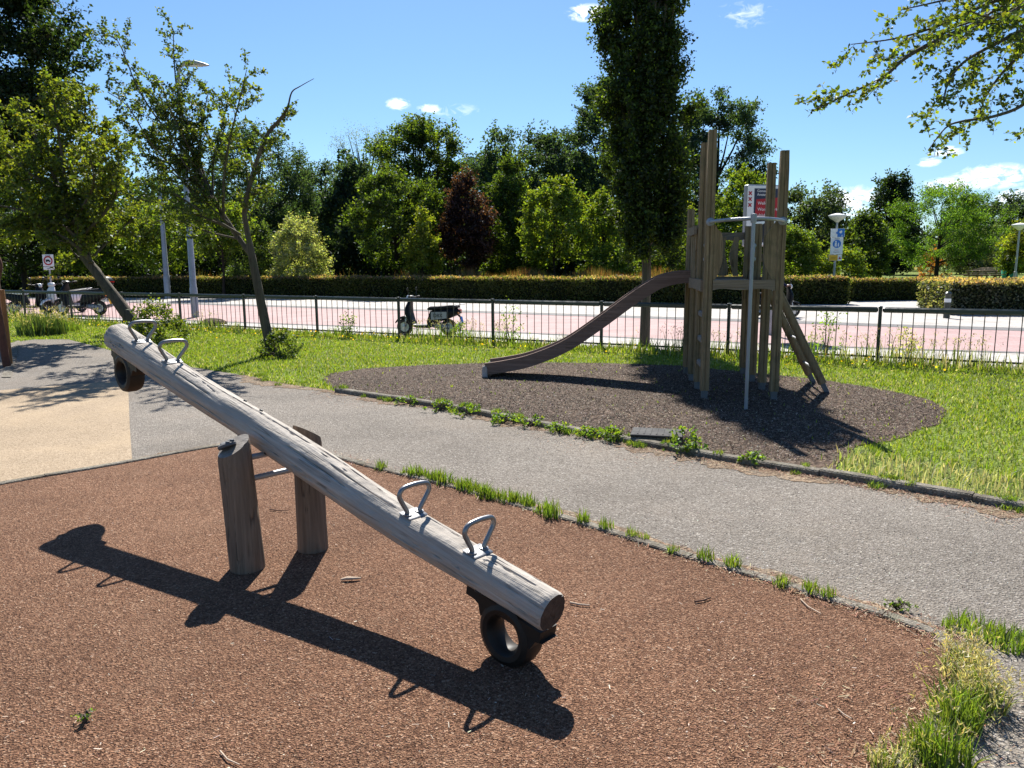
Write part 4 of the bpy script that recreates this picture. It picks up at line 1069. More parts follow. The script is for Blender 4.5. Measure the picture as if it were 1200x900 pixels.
GD = [(.018, .034, .012), (.022, .04, .015), (.014, .027, .010)]          # dark green
GB = [(.036, .066, .042), (.046, .078, .048), (.030, .055, .038)]           # blue green, lightened with the haze of distance for far trees
GL = [(.09, .14, .022), (.11, .165, .026), (.075, .12, .022)]                # light green
GY = [(.13, .17, .022), (.16, .19, .03), (.11, .15, .02)]                 # yellow green
GW = [(.22, .25, .15), (.28, .31, .20), (.14, .18, .08)]                  # pale variegated
CP = [(.036, .019, .024), (.048, .024, .028), (.028, .015, .02), (.075, .036, .036)]  # copper
def T(u, vt, Y, wpx, label, prof, cols, zb=None, vb=None, **kw):
    b = atY(u, 330, Y); H = atY(u, vt, Y).z; rx = wpx/2/F*Y*1.0
    if zb is None: zb = max(.3, atY(u, vb, Y).z) if vb else H*.25
    name = kw.pop('name', 'tree')
    return tree(name, label, b.x, Y, H*.96, rx*.86, zb, prof, cols, **kw)
GR = 'trees in the park beyond the hedge'
# far rows first
T(310, 152, 52, 128, 'airy blue green round tree behind the leaning sapling, right of the tall lamp', 'round', GB, vb=275, ncl=105, nleaf=300, leaf=.15, cr=1.2, tr=.28, group=GR, inner=.35)
T(418, 186, 50, 92, 'dark green drooping tree between the pale shrub and the big layered tree', 'egg', GB, vb=300, ncl=70, nleaf=300, leaf=.18, cr=1.0, tr=.22, group=GR, droop=.3)
T(432, 146, 70, 96, 'thin wispy tree rising pale behind the treetops', 'round', [(.09, .12, .06), (.11, .14, .08)], vb=250, ncl=60, nleaf=120, leaf=.10, cr=1.5, tr=.3, limbs=60, group=GR, inner=.3)
T(492, 139, 50, 112, 'tall layered tree with flat tiers standing above the treetops', 'round', G1, vb=265, ncl=85, nleaf=330, leaf=.18, cr=1.15, tr=.26, group=GR, flat=.3, light=GL, lf=.2, limbs=44)
T(378, 196, 64, 96, 'dark tree filling the gap between the airy tree and the drooping one', 'round', GB, vb=312, ncl=80, nleaf=300, leaf=.2, cr=1.2, tr=.25, group=GR)
T(552, 186, 70, 110, 'distant grey green tree closing the gap behind the copper tree', 'round', GB, vb=312, ncl=85, nleaf=300, leaf=.22, cr=1.3, tr=.25, group=GR)
T(665, 176, 68, 100, 'distant green tree between the skyline trees left of the column tree', 'round', GB, vb=312, ncl=85, nleaf=300, leaf=.22, cr=1.3, tr=.25, group=GR)
T(610, 148, 56, 138, 'broad dark green tree forming the skyline left of the column tree', 'round', GB, vb=285, ncl=115, nleaf=340, leaf=.2, cr=1.35, tr=.3, group=GR)
T(548, 190, 62, 80, 'small grey green tree seen faintly between two taller crowns', 'egg', [(.05, .08, .045), (.06, .09, .05)], vb=300, ncl=60, nleaf=120, leaf=.2, cr=1.2, tr=.2, group=GR)
T(706, 90, 58, 112, 'very tall dark tree directly left of and behind the column tree', 'round', GB, vb=300, ncl=125, nleaf=330, leaf=.2, cr=1.25, tr=.34, group=GR)
T(836, 106, 60, 122, 'very tall dark tree right behind the column tree and tower posts', 'round', GB, vb=300, ncl=135, nleaf=330, leaf=.2, cr=1.25, tr=.34, group=GR)
T(870, 196, 48, 96, 'bright mid green bushy tree behind the tower posts', 'egg', GL, vb=316, ncl=100, nleaf=190, leaf=.18, cr=.9, tr=.18, group=GR, light=GY, lf=.1)
T(945, 222, 50, 104, 'grey green rounded tree behind the path sign lamp', 'round', [(.04, .065, .035), (.05, .075, .042), (.03, .05, .028)], vb=318, ncl=110, nleaf=190, leaf=.18, cr=1.0, tr=.2, group=GR)
T(1040, 196, 84, 68, 'tall dark narrow tree on the right skyline', 'egg', GD, vb=318, ncl=95, nleaf=220, leaf=.3, cr=1.5, tr=.4, group=GR)
T(1155, 232, 98, 130, 'broad dark tree at the far right skyline', 'round', GB, vb=322, ncl=120, nleaf=180, leaf=.34, cr=1.9, tr=.4, group=GR)
T(1218, 226, 96, 90, 'dark tree cut by the right edge of the skyline', 'round', GB, vb=322, ncl=90, nleaf=170, leaf=.34, cr=1.9, tr=.4, group=GR)
T(1143, 268, 82, 84, 'silvery grey green willow behind the picnic tables', 'round', [(.085, .115, .07), (.10, .13, .085), (.065, .09, .055)], vb=318, ncl=90, nleaf=200, leaf=.26, cr=1.2, tr=.3, group=GR, droop=.5, aspect=.3)
T(1097, 216, 54, 138, 'bright green feathery tree alone on the park lawn', 'umbrella', [(.075, .145, .026), (.09, .165, .03), (.06, .12, .026)], vb=305, ncl=85, nleaf=330, leaf=.15, cr=1.05, tr=.16, group=GR, flat=.35, aspect=.42, droop=.25)
T(1012, 248, 39, 66, 'dark green small tree right of the path sign', 'egg', G1, vb=324, ncl=90, nleaf=210, leaf=.13, cr=.55, tr=.09, group=GR, light=GL, lf=.15)
T(1206, 262, 46, 52, 'yellow green tree cut by the right edge behind the lamp', 'round', GY, vb=306, ncl=50, nleaf=170, leaf=.15, cr=.7, tr=.1, group=GR)
T(1181, 290, 56, 40, 'small bushy tree in front of the picnic tables', 'egg', GL, vb=318, ncl=40, nleaf=140, leaf=.15, cr=.55, tr=.08, group=GR)
# nearer park trees just beyond the hedge
T(464, 180, 39, 122, 'mid green full crowned young tree with dark straight trunk', 'egg', G1, vb=312, ncl=95, nleaf=330, leaf=.13, cr=.72, tr=.11, group=GR, light=GL, lf=.25)
T(496, 246, 36, 46, 'small yellow green tree in front of the copper tree', 'cone', GY, vb=322, ncl=55, nleaf=130, leaf=.12, cr=.5, tr=.05, group=GR)
T(548, 200, 38, 72, 'copper purple leaved young tree beyond the hedge', 'egg', CP, vb=312, ncl=100, nleaf=220, leaf=.13, cr=.6, tr=.08, group=GR)
T(602, 182, 41, 92, 'dense dark bushy tree with lighter top, right of the copper tree', 'egg', G1, zb=.1, ncl=130, nleaf=340, leaf=.13, cr=.75, tr=.14, group=GR, light=GL, lf=.22)
T(650, 200, 36, 84, 'light green young tree with thin pale trunk', 'egg', GL, vb=306, ncl=95, nleaf=150, leaf=.14, cr=.6, tr=.06, group=GR, light=GY, lf=.3)
T(706, 226, 37, 72, 'light green leafy tree half behind the column tree', 'egg', GL, zb=.2, ncl=85, nleaf=170, leaf=.14, cr=.7, tr=.08, group=GR, light=GY, lf=.2)
T(785, 235, 40, 110, 'yellow green understorey tree behind the column tree trunk', 'egg', GL, zb=.1, ncl=110, nleaf=170, leaf=.15, cr=.8, tr=.08, group=GR, light=GY, lf=.3)
T(352, 250, 38, 72, 'pale cream variegated shrub beyond the hedge', 'bush', GW, zb=.1, ncl=110, nleaf=170, leaf=.10, cr=.55, tr=.05, name='shrub', cat='shrub')
T(300, 258, 39, 70, 'mid green rounded shrub between the sapling and pale shrub', 'bush', [(.05, .08, .03), (.06, .095, .035)], zb=.1, ncl=80, nleaf=170, leaf=.11, cr=.6, tr=.05, name='shrub', cat='shrub')
T(262, 236, 37, 66, 'light green sunlit tree right of the tall lamp post', 'round', GL, vb=300, ncl=70, nleaf=150, leaf=.13, cr=.6, tr=.08, group=GR, light=GY, lf=.25)
T(198, 240, 40, 84, 'light green tree behind the slimmer lamp post', 'round', GL, vb=312, ncl=80, nleaf=150, leaf=.14, cr=.7, tr=.1, group=GR, light=GY, lf=.2)
T(120, 236, 44, 100, 'mid green tree behind the leaning tree trunk', 'round', G1, vb=318, ncl=90, nleaf=170, leaf=.15, cr=.8, tr=.1, group=GR, light=GL, lf=.15)
T(30, 215, 46, 130, 'dark tree behind the traffic sign at left', 'round', GD, vb=312, ncl=110, nleaf=200, leaf=.17, cr=1.0, tr=.2, group=GR)
T(-12, -190, 37, 236, 'huge dark green tree filling the upper left corner', 'egg', GD, vb=215, ncl=320, nleaf=330, leaf=.19, cr=1.25, tr=.34, group=GR, light=G1, lf=.12)
T(930, 268, 35, 62, 'yellow green leafy shrub left of the path sign', 'bush', GY[2:]+GL, zb=.1, ncl=90, nleaf=150, leaf=.12, cr=.5, tr=.04, name='shrub', cat='shrub')
T(985, 288, 34.6, 56, 'yellow green low shrub right of the path sign post', 'bush', GL, zb=.1, ncl=70, nleaf=140, leaf=.11, cr=.45, tr=.04, name='shrub', cat='shrub', light=GY, lf=.3)
T(715, 288, 35, 84, 'low light green shrub under the column tree', 'bush', GL, zb=.1, ncl=80, nleaf=150, leaf=.11, cr=.5, tr=.04, name='shrub', cat='shrub', light=GY, lf=.3)
T(850, 280, 35, 90, 'low mid green shrub behind the slide top', 'bush', G1, zb=.1, ncl=80, nleaf=150, leaf=.11, cr=.5, tr=.04, name='shrub', cat='shrub', light=GL, lf=.35)
T(1090, 290, 60, 30, 'small orange brown shrub beside the feathery tree', 'bush', [(.28, .12, .03), (.2, .09, .03)], zb=.1, ncl=24, nleaf=80, leaf=.13, cr=.4, tr=.04, name='shrub', cat='shrub')

# far wood behind everything
N = 110000
an = rng.uniform(-.95, .95, N); d = 66+rng.random(N)**1.5*26; X = np.tan(an)*d*.9
hh = 7.6+1.6*np.sin(X*.35)+1.2*np.sin(X*.93+2)+.8*np.sin(X*2.1); hh = np.where(X > 16, hh*.6, hh)
d = np.where(X > 12, d+38, d)
Z = hh*(rng.random(N)**.6)
V, K = leaf_quads(np.stack([X, d, Z], 1), .55, pal(N, GD+GB), .3)
tag(link('woodland', np_mesh('woodland', V, 4, M['leaf'], K)), 'dark wood closing the view behind the park trees', 'woodland', kind='stuff')

N = 46000; X = rng.uniform(-42, 9, N); Y = 47.5-.12*X+rng.random(N)*3.5; Z = (2.3+.7*np.sin(X*.6)+.5*np.sin(X*1.7))*rng.random(N)**.8  # dark leaves added to stand in for the black shade under the trees
V, K = leaf_quads(np.stack([X, Y, Z], 1), .30, pal(N, GD), .3)
tag(link('shade_leaves', np_mesh('shade_leaves', V, 4, M['leaf'], K)), 'added dark leaves standing in for shade below the park trees behind the long hedge', 'shade_leaves', kind='stuff')
# tall dry grass behind the hedge
N = 5200; X = rng.uniform(-5, 7, N); X = np.where(rng.random(N) < .12, rng.uniform(-18, 10, N), X); Y = np.interp(X, [-28, -13, -3.7, 4, 13], [41.5, 38.9, 35, 31.4, 29.5])+rng.random(N)*1.6
h = (1.0+.35*rng.random(N))*(1+.12*np.sin(X*2.3)); w = .025
def blades(X, Y, h, w, col, lean=.35, z0=0.0):
    n = len(X); a = rng.random(n)*2*np.pi; b = rng.random(n)*2*np.pi
    w = np.broadcast_to(np.asarray(w, float), (n,))
    dx, dy = np.cos(a)*w*.5, np.sin(a)*w*.5; le = h*lean*rng.random(n); lx, ly = np.cos(b)*le, np.sin(b)*le
    V = np.empty((n, 5, 3)); z0 = np.broadcast_to(np.asarray(z0, float), (n,))
    V[:, 0] = np.stack([X-dx, Y-dy, z0], 1); V[:, 1] = np.stack([X+dx, Y+dy, z0], 1)
    V[:, 2] = np.stack([X+dx*.8+lx*.35, Y+dy*.8+ly*.35, z0+h*.55], 1); V[:, 4] = np.stack([X-dx*.8+lx*.35, Y-dy*.8+ly*.35, z0+h*.55], 1)
    V[:, 3] = np.stack([X+lx, Y+ly, z0+h*np.sqrt(np.clip(1-(le/h)**2*.6, .1, 1))], 1)
    return V.reshape(-1, 3), np.repeat(col, 5, axis=0)
V, K = blades(X, Y, h, w, pal(N, [(.20, .12, .04), (.16, .13, .045), (.28, .10, .04), (.12, .13, .035)]), .25)
tag(link('tall_dry_grass', np_mesh('tall_dry_grass', V, 5, M['grass'], K)), 'tall dry reddish grass behind the long hedge', 'grass', kind='stuff')

# ------------------------------------------------------------------ hedges
def hedge(label, line, width, h, leaf, dens, side, top, name='hedge'):
    o = empty(name, (line[0][0], line[0][1], 0), 0, label, 'hedge'); org = Vector((line[0][0], line[0][1], 0))
    L = [Vector((*p, 0)) for p in line]; t = MB(); vs = []
    dirs = []
    for i in range(len(L)):
        d = L[min(i+1, len(L)-1)]-L[max(i-1, 0)]; d.normalize(); dirs.append(Vector((-d.y, d.x, 0)))
    k = len(L)
    hw = width-.16
    for i in range(k):
        e = .0
        p = L[i]+dirs[i]*.08-org
        vs += [p, p+dirs[i]*hw, p+dirs[i]*hw+Vector((0, 0, h-.07)), p+Vector((0, 0, h-.07))]
    fs = [[i*4+j, i*4+(j+1) % 4, i*4+4+(j+1) % 4, i*4+4+j] for i in range(k-1) for j in range(4)] + [[0, 1, 2, 3], [(k-1)*4+j for j in (3, 2, 1, 0)]]
    t.add(vs, fs); t.build('hedge_core', M['hedge_core'], o)
    seg = [(L[i+1]-L[i]).length for i in range(k-1)]; tot = sum(seg)
    P = []; Cc = []
    for i in range(k-1):
        A_, B_, na, nb_ = L[i], L[i+1], dirs[i], dirs[i+1]; ln = seg[i]
        for face, area in (('f', ln*h), ('t', ln*width), ('b', ln*h*.4)):
            n = int(area*dens); s = rng.random(n)[:, None]; q = rng.random(n)
            base = np.array(A_[:])*(1-s)+np.array(B_[:])*s; nn = np.array(na[:])*(1-s)+np.array(nb_[:])*s
            wv = .05*np.sin(s[:, 0]*ln*1.3+i)+.035*np.sin(s[:, 0]*ln*3.7)+rng.normal(size=n)*.03
            if face == 'f': p = base+nn*(.03+wv)[:, None]; p[:, 2] = q**.9*h*1.0
            elif face == 'b': p = base+nn*(width-.03+wv)[:, None]; p[:, 2] = q*h
            else: p = base+nn*(q*width)[:, None]; p[:, 2] = h-.04+np.abs(rng.normal(size=n))*.045+.02*np.sin(s[:, 0]*ln*2.1)
            P.append(p); m = p[:, 2] > h-.02+rng.normal(size=n)*.02
            c = pal(n, side); c[m] = pal(int(m.sum()), top); Cc.append(c)
    for E_, nn in ((L[0], dirs[0]), (L[-1], dirs[-1])):
        n = int(width*h*dens); p = np.array(E_[:])+np.array(nn[:])*rng.random((n, 1))*width; p[:, 2] = rng.random(n)*h; p[:, :2] += rng.normal(size=(n, 2))*.05
        P.append(p); Cc.append(pal(n, side))
    P = np.concatenate(P)-np.array(org[:]); Cc = np.concatenate(Cc)
    V, K = leaf_quads(P, leaf*(.7+.6*rng.random(len(P))), Cc, .15, None, .65)
    link('foliage', np_mesh('foliage', V, 4, M['leaf'], K), o); return o
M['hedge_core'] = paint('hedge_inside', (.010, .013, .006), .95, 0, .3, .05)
HS = [(.06, .08, .02), (.08, .10, .024), (.045, .062, .016), (.095, .105, .03)]
HT = [(.20, .13, .11), (.21, .155, .12), (.13, .13, .06), (.10, .13, .04), (.24, .165, .15)]
hedge('long clipped hedge with reddish top running across the far side of the road', [(-24.6, 39.5), (-21.2, 38.6), (-16.5, 37.8), (-12.3, 36.9), (-8, 35.3), (-3.7, 33.4), (0, 31.4), (3.3, 29.9), (7.5, 28.8), (12.2, 28.0)], .95, .95, .085, 1000, HS, HT)
hedge('short clipped hedge between the long hedge and the path opening', [(13.3, 30.1), (16, 30.6), (18.6, 31.1)], .95, .80, .085, 1000, HS, HT)
hedge('thick pale flecked hedge at the right of the path opening', [(12.75, 22.4), (15.5, 21.9), (19, 21.4), (24, 20.8)], 2.6, .93, .085, 950, [(.08, .095, .05), (.12, .135, .085), (.05, .065, .03), (.21, .21, .165)], [(.30, .21, .14), (.25, .2, .12), (.32, .26, .19)])

# ------------------------------------------------------------------ column tree by the road
b = at(755, 405)
ct = empty('column_tree', (b.x, b.y, 0), 0, 'tall dark narrow columnar tree beside the road behind the slide', 'tree')
Hc = 8.8; rx = .75
zs = atY(755, 290, b.y).z
ncl = 400; t_ = rng.random(ncl); z = zs-.25+(Hc-zs)*t_
def rcol(z):
    return np.interp(z, [zs-.5, zs+.35, 3.2, 4.2, 5.2, 6.2, 7.2, 8.4, 9.6], [.46, .84, 1.0, 1.02, .96, .84, .58, .14, .03])*rx
nlob = 9; la = np.arange(nlob)*2*np.pi/nlob+rng.normal(size=nlob)*.2; lr = .50+.22*rng.random(nlob); lh = rng.uniform(.72, 1.0, nlob); lh[:2] = 1.0
li = rng.integers(0, int(nlob*1.8), ncl)
an = np.where(li < nlob, la[np.minimum(li, nlob-1)], rng.random(ncl)*2*np.pi)
core = np.where(li < nlob, lr[np.minimum(li, nlob-1)]+.12, .82*np.sqrt(rng.random(ncl))); z = np.where(li < nlob, zs-.25+(z-zs+.25)*lh[np.minimum(li, nlob-1)], z)
rr = rcol(z)*core
C = np.stack([np.cos(an)*rr-.05*(z-2), np.sin(an)*rr, z], 1)+rng.normal(size=(ncl, 3))*np.array([.12, .12, .1])*rx
nl_, ntw = 300, 6
D = unit(rng.normal(size=(ncl, ntw, 3))*np.array([.5, .5, .5])+np.array([0, 0, 1.0])+np.stack([np.cos(an), np.sin(an), 0*an], 1)[:, None, :]*.35)
ci = np.repeat(np.arange(ncl), nl_); ti = rng.integers(0, ntw, len(ci)); s = rng.random(len(ci))
P = C[ci]+D[ci, ti]*(s*(.26+.22*rng.random(len(ci))))[:, None]+rng.normal(size=(len(ci), 3))*.045
col = pal(len(P), [(.026, .046, .012), (.034, .058, .014), (.02, .036, .011)])*(1+.2*rng.normal(size=(ncl, 1)))[ci]
k = rng.random(len(P)) < .15; col[k] = pal(int(k.sum()), GL)
V, K = leaf_quads(P, .066*(.7+.6*rng.random(len(P))), np.clip(col, .003, 1), .3, None, .6)
link('crown', np_mesh('crown', V, 4, M['leaf'], K), ct)
t = MB(); t.tube([(0, 0, -.05), (.0, 0, .08), (.02, 0, 1.2), (.0, 0, 2.2), (.04, 0, 4), (.0, 0, 8.6)], [.14, .10, .085, .08, .055, .015], 14, True, 0, 1, .1)
for k in range(30):
    a = random.random()*6.28; z0 = 1.75+random.random()*4.5; r_ = float(rcol(z0+1.3))*.8
    t.tube([(0, 0, z0), (math.cos(a)*r_*.55, math.sin(a)*r_*.55, z0+.45), (math.cos(a)*r_, math.sin(a)*r_, z0+1.5)], [.04, .028, .008], 6, False)
t.build('trunk', M['bark'], ct, 60)

# ------------------------------------------------------------------ hawthorn-like trees near the camera
class Skel:
    def __init__(s): s.br = []
    def add(s, pts, r0, r1, lv): 
        s.br.append(([Vector(p) for p in pts], r0, r1, lv)); return s
    def spawn(s, lv_from, lv_to, spacing, lmin, lmax, ang=60, tropism=.25, r=.35, start=.2, k=6, wig=.12, end=1.0):
        new = []
        for pts, r0, r1, lv in s.br:
            if lv != lv_from: continue
            L = [0]
            for a, b in zip(pts, pts[1:]): L.append(L[-1]+(b-a).length)
            q = L[-1]*start+random.random()*spacing
            while q < L[-1]*end:
                i = max(1, next((i for i, x in enumerate(L) if x >= q), len(L)-1)); f = (q-L[i-1])/max(1e-6, L[i]-L[i-1])
                p = pts[i-1].lerp(pts[i], f); d = (pts[i]-pts[i-1]).normalized()
                per = d.cross(Vector((random.gauss(0, 1), random.gauss(0, 1), random.gauss(0, 1)))).normalized()
                g = R(ang*random.uniform(.6, 1.25)); dd = d*math.cos(g)+per*math.sin(g)
                ln = random.uniform(lmin, lmax)*(1-.45*q/L[-1]); P = [p]; c = p
                for j in range(k):
                    dd = (dd+Vector((random.gauss(0, wig), random.gauss(0, wig), random.gauss(0, wig)+tropism/k))).normalized(); c = c+dd*(ln/k); P.append(c)
                rr = (r0+(r1-r0)*q/L[-1])*r
                new.append((P, rr, max(.0015, rr*.25), lv_to)); q += spacing*random.uniform(.6, 1.4)
        s.br += new; return s
    def wood(s, mb, minr=.0):
        for pts, r0, r1, lv in s.br:
            n = len(pts); mb.tube(pts, [r0+(r1-r0)*i/(n-1) for i in range(n)], 12 if r0 > .04 else (7 if r0 > .012 else 4), r0 > .02, 0, 1, .12 if r0 > .03 else 0)
    def sites(s, levels, step, start=.1):
        P, D = [], []
        for pts, r0, r1, lv in s.br:
            if lv not in levels: continue
            L = [0]
            for a, b in zip(pts, pts[1:]): L.append(L[-1]+(b-a).length)
            q = L[-1]*start
            while q <= L[-1]:
                i = max(1, next((i for i, x in enumerate(L) if x >= q), len(L)-1)); f = (q-L[i-1])/max(1e-6, L[i]-L[i-1])
                P.append(pts[i-1].lerp(pts[i], f)[:]); D.append((pts[i]-pts[i-1]).normalized()[:]); q += step*random.uniform(.5, 1.5)
        return np.array(P), np.array(D)
def rosettes(P, D, n, size, cols, spread=.6, light=None, lf=.2, mat='leaf_near', up=.45, aspect=.7):
    k = len(P); ii = np.repeat(np.arange(k), n)
    ax = unit(rng.normal(size=(len(ii), 3))+D[ii]*.3+np.array([0, 0, .25]))
    pos = P[ii]+ax*size*spread*rng.random((len(ii), 1))
    sh = (1+.2*rng.normal(size=(k, 1)))[ii]; col = pal(len(ii), cols)*sh
    if light is not None:
        m = rng.random(len(ii)) < lf; col[m] = pal(int(m.sum()), light)
    return leaf_quads(pos, size*(.6+.7*rng.random(len(ii))), np.clip(col, .003, 1), up, ax, aspect)
HW = [(.055, .085, .016), (.07, .10, .02), (.042, .068, .014)]
def near_tree(name, label, base, sk, leaf_levels, step, nper, size, cols, light, lf, cat='tree', bark='bark'):
    o = empty(name, base, 0, label, cat)
    t = MB(); sk.wood(t); B_ = Vector(base)
    t.v = [p-B_ for p in t.v]
    t.build('trunk', M[bark], o, 60)
    P, D = sk.sites(leaf_levels, step); P = P-np.array(B_[:])
    V, K = rosettes(P, D, nper, size, cols, .6, light, lf)
    link('crown', np_mesh('crown', V, 4, M['leaf_near'], K), o)
    return o
def px(pts, Y, dy=None):
    n = len(pts); return smooth_path([atY(u, v, Y+(0 if dy is None else dy*i/(n-1))) for i, (u, v) in enumerate(pts)], 4)
# leaning sapling
random.seed(23)
b = at(319, 416); Y = b.y
sk = Skel()
tr_ = px([(320, 419), (313, 390), (304, 345), (297, 310), (292, 285)], Y); tr_[0].z = -.03
sk.add(tr_, .095, .06, 0)
sk.add(px([(294, 292), (288, 262), (287, 243), (296, 205), (312, 160), (330, 138), (338, 124)], Y, -.3), .05, .022, 1)
sk.add(px([(338, 124), (342, 108), (352, 101), (368, 92)], Y-.3), .016, .004, 9)
for pts, dy, r in (([(295, 300), (272, 268), (250, 232), (232, 195), (218, 150), (206, 95), (203, 34)], .3, .05), ([(236, 240), (222, 200), (221, 150), (214, 110)], .1, .02), ([(240, 210), (215, 175), (185, 140), (160, 100), (138, 48), (118, 42)], .5, .022),
                   ([(232, 235), (205, 200), (175, 165), (150, 125), (126, 108)], -.5, .02), ([(262, 255), (262, 215), (268, 170), (280, 120), (289, 82)], -.7, .028), ([(255, 240), (235, 190), (238, 140), (245, 105)], .9, .025),
                   ([(282, 275), (240, 250), (200, 225), (165, 215)], -1.1, .024), ([(280, 280), (245, 272), (205, 258), (170, 262)], .9, .022), ([(250, 235), (250, 190), (262, 140), (270, 100)], 1.2, .022), ([(225, 180), (200, 130), (190, 100)], -.9, .018),
                   ([(268, 262), (225, 222), (190, 190), (170, 160)], .1, .022), ([(258, 245), (215, 190), (200, 160), (196, 120)], -.4, .022), ([(275, 270), (222, 248), (178, 236), (150, 232)], .2, .022), ([(250, 232), (222, 200), (178, 186), (150, 180)], .9, .018), ([(286, 270), (300, 240), (318, 226)], .5, .012), ([(289, 240), (305, 232), (318, 222)], -.4, .010)):
    sk.add(px(pts, Y, dy), r, .005, 1 if r > .015 else 2)
sk.spawn(1, 2, .098, .35, .85, 58, .15, .42, .2)
sk.spawn(2, 3, .085, .07, .22, 55, .1, .45, .15, 4)
sap = near_tree('leaning_tree', 'slender leaning tree with one bare upturned branch, standing on the lawn', b, sk, (2, 3), .05, 4, .054, HW, GY, .16)
# larger leaning tree at left
random.seed(31)
b2 = at(172, 397); Y = b2.y
sk = Skel(); tr_ = px([(172, 400), (152, 372), (132, 345), (112, 318), (98, 298), (84, 262), (70, 220)], Y, .4); tr_[0].z = -.03
sk.add(tr_, .15, .06, 0)
for pts, dy, r in (([(106, 305), (85, 285), (55, 268), (15, 255)], -.8, .05), ([(106, 308), (100, 280), (108, 240), (118, 190), (120, 150)], .6, .05), ([(84, 262), (60, 225), (30, 190), (0, 165), (-40, 150)], .9, .05), ([(78, 245), (75, 200), (66, 140), (60, 92)], -.5, .045), ([(100, 290), (70, 262), (20, 245), (-40, 235)], -1.2, .045),
                   ([(90, 268), (50, 262), (25, 272), (0, 280)], .4, .03), ([(92, 280), (130, 240), (140, 200), (135, 160)], -.9, .04), ([(72, 225), (90, 180), (100, 130), (95, 105)], 1.0, .04), ([(70, 220), (40, 160), (20, 120)], .2, .04), ([(95, 285), (60, 240), (10, 215), (-30, 200)], 1.5, .04), ([(110, 300), (140, 270), (165, 250)], .8, .03), ([(70, 220), (30, 200), (-50, 120)], -1.5, .04), ([(85, 262), (110, 215), (100, 170)], -1.7, .04)):
    sk.add(px(pts, Y, dy), r, .008, 1)
sk.spawn(0, 1, .25, .7, 1.3, 60, .3, .35, .55)
sk.spawn(1, 2, .095, .40, 1.0, 60, .2, .35, .12)
sk.spawn(2, 3, .115, .14, .34, 55, .15, .45, .15, 4)
near_tree('leaning_tree', 'full crowned leaning tree with yellowish leaves, left of the tall lamp', b2, sk, (2, 3), .06, 5, .078, [(.085, .115, .02), (.105, .13, .022), (.065, .095, .02)], GY, .25)
random.seed(44)
# overhanging tree right of the frame: trunk stands outside, branches reach in
Y = 5.6
trb = Vector((6.9, 6.4, 0)); sk = Skel()
crown0 = Vector((6.3, 6.2, 2.6))
sk.add(smooth_path([trb+Vector((0, 0, -.03)), trb+Vector((-.1, 0, 1.0)), trb+Vector((-.35, -.1, 1.9)), crown0], 4), .14, .09, 0)
def reach(pts, dy, r): 
    P = [crown0, crown0.lerp(atY(*pts[0], Y), .5)+Vector((0, 0, .25))] + [atY(u, v, Y+dy*i/len(pts)) for i, (u, v) in enumerate(pts)]
    sk.add(smooth_path(P, 5), r, .003, 1)
reach([(1240, -10), (1180, 14), (1115, 40), (1065, 65), (1036, 90), (1012, 102), (985, 114), (958, 127)], -.3, .026)
reach([(1250, -20), (1170, 0), (1100, 30), (1050, 45), (997, 52)], .5, .022)
reach([(1260, -40), (1150, -10), (1090, 4), (1054, 12)], .2, .018)
reach([(1260, 10), (1190, 40), (1150, 60), (1126, 76), (1110, 100), (1104, 128)], -.5, .022)
reach([(1260, 60), (1205, 118), (1166, 136), (1128, 142), (1108, 150), (1088, 176)], -.2, .02)
reach([(1260, 20), (1190, 70), (1160, 105), (1148, 132)], .3, .022)
reach([(1270, 0), (1215, 20), (1150, 30), (1120, 50)], 1.0, .03)
reach([(1280, -60), (1220, -10), (1170, 20), (1130, 10)], -.9, .03)
reach([(1270, -30), (1200, -5), (1140, 25), (1085, 40)], .8, .03)
reach([(1280, 60), (1230, 130), (1200, 155)], .2, .02)
reach([(1290, 0), (1230, 40), (1195, 60), (1180, 80)], .6, .03)
sk.spawn(1, 2, .075, .16, .50, 52, -.05, .4, .36)
sk.spawn(2, 3, .075, .06, .17, 55, .1, .5, .15, 4)
near_tree('overhanging_tree', 'leafy tree branches hanging into the upper right corner', trb, sk, (2, 3), .034, 4, .034, [(.075, .11, .018), (.09, .13, .022), (.05, .08, .016)], GY, .25)
# suckers at tree feet and weed clumps
def plant(name, label, loc, h, r, ncl, nleaf, leaf, cols, cat='plant', light=None, group=None):
    o = empty(name, loc, 0, label, cat, group)
    C, P, ci, s = crown_points(h, .02, r, r, 'bush', ncl, nleaf, h*.35, 5)
    P[:, 2] = np.maximum(P[:, 2], .02)
    col = pal(len(P), cols)
    if light is not None: m = rng.random(len(P)) < .25; col[m] = pal(int(m.sum()), light)
    V, K = leaf_quads(P, min(leaf, h*.34)*(.6+.7*rng.random(len(P))), col, .5)
    t = MB()
    for c in C[:14]: t.tube([(0, 0, -.01), Vector(c)*.5+Vector((0, 0, .02)), Vector(c)], [.006, .004, .002], 4, False)
    t.build('stems', M['bark'], o); link('leaves', np_mesh('leaves', V, 4, M['leaf_near'], K), o); return o
p = at(331, 418); plant('sucker_shrub', 'small dark leafy sucker growth at the foot of the slender leaning tree', (p.x, p.y-.05, 0), .42, .36, 30, 40, .06, HW, 'shrub')
p = at(190, 400); plant('sucker_shrub', 'leafy sucker growth at the foot of the full crowned leaning tree', (p.x, p.y, 0), .75, .55, 50, 50, .07, HW, 'shrub', GY)
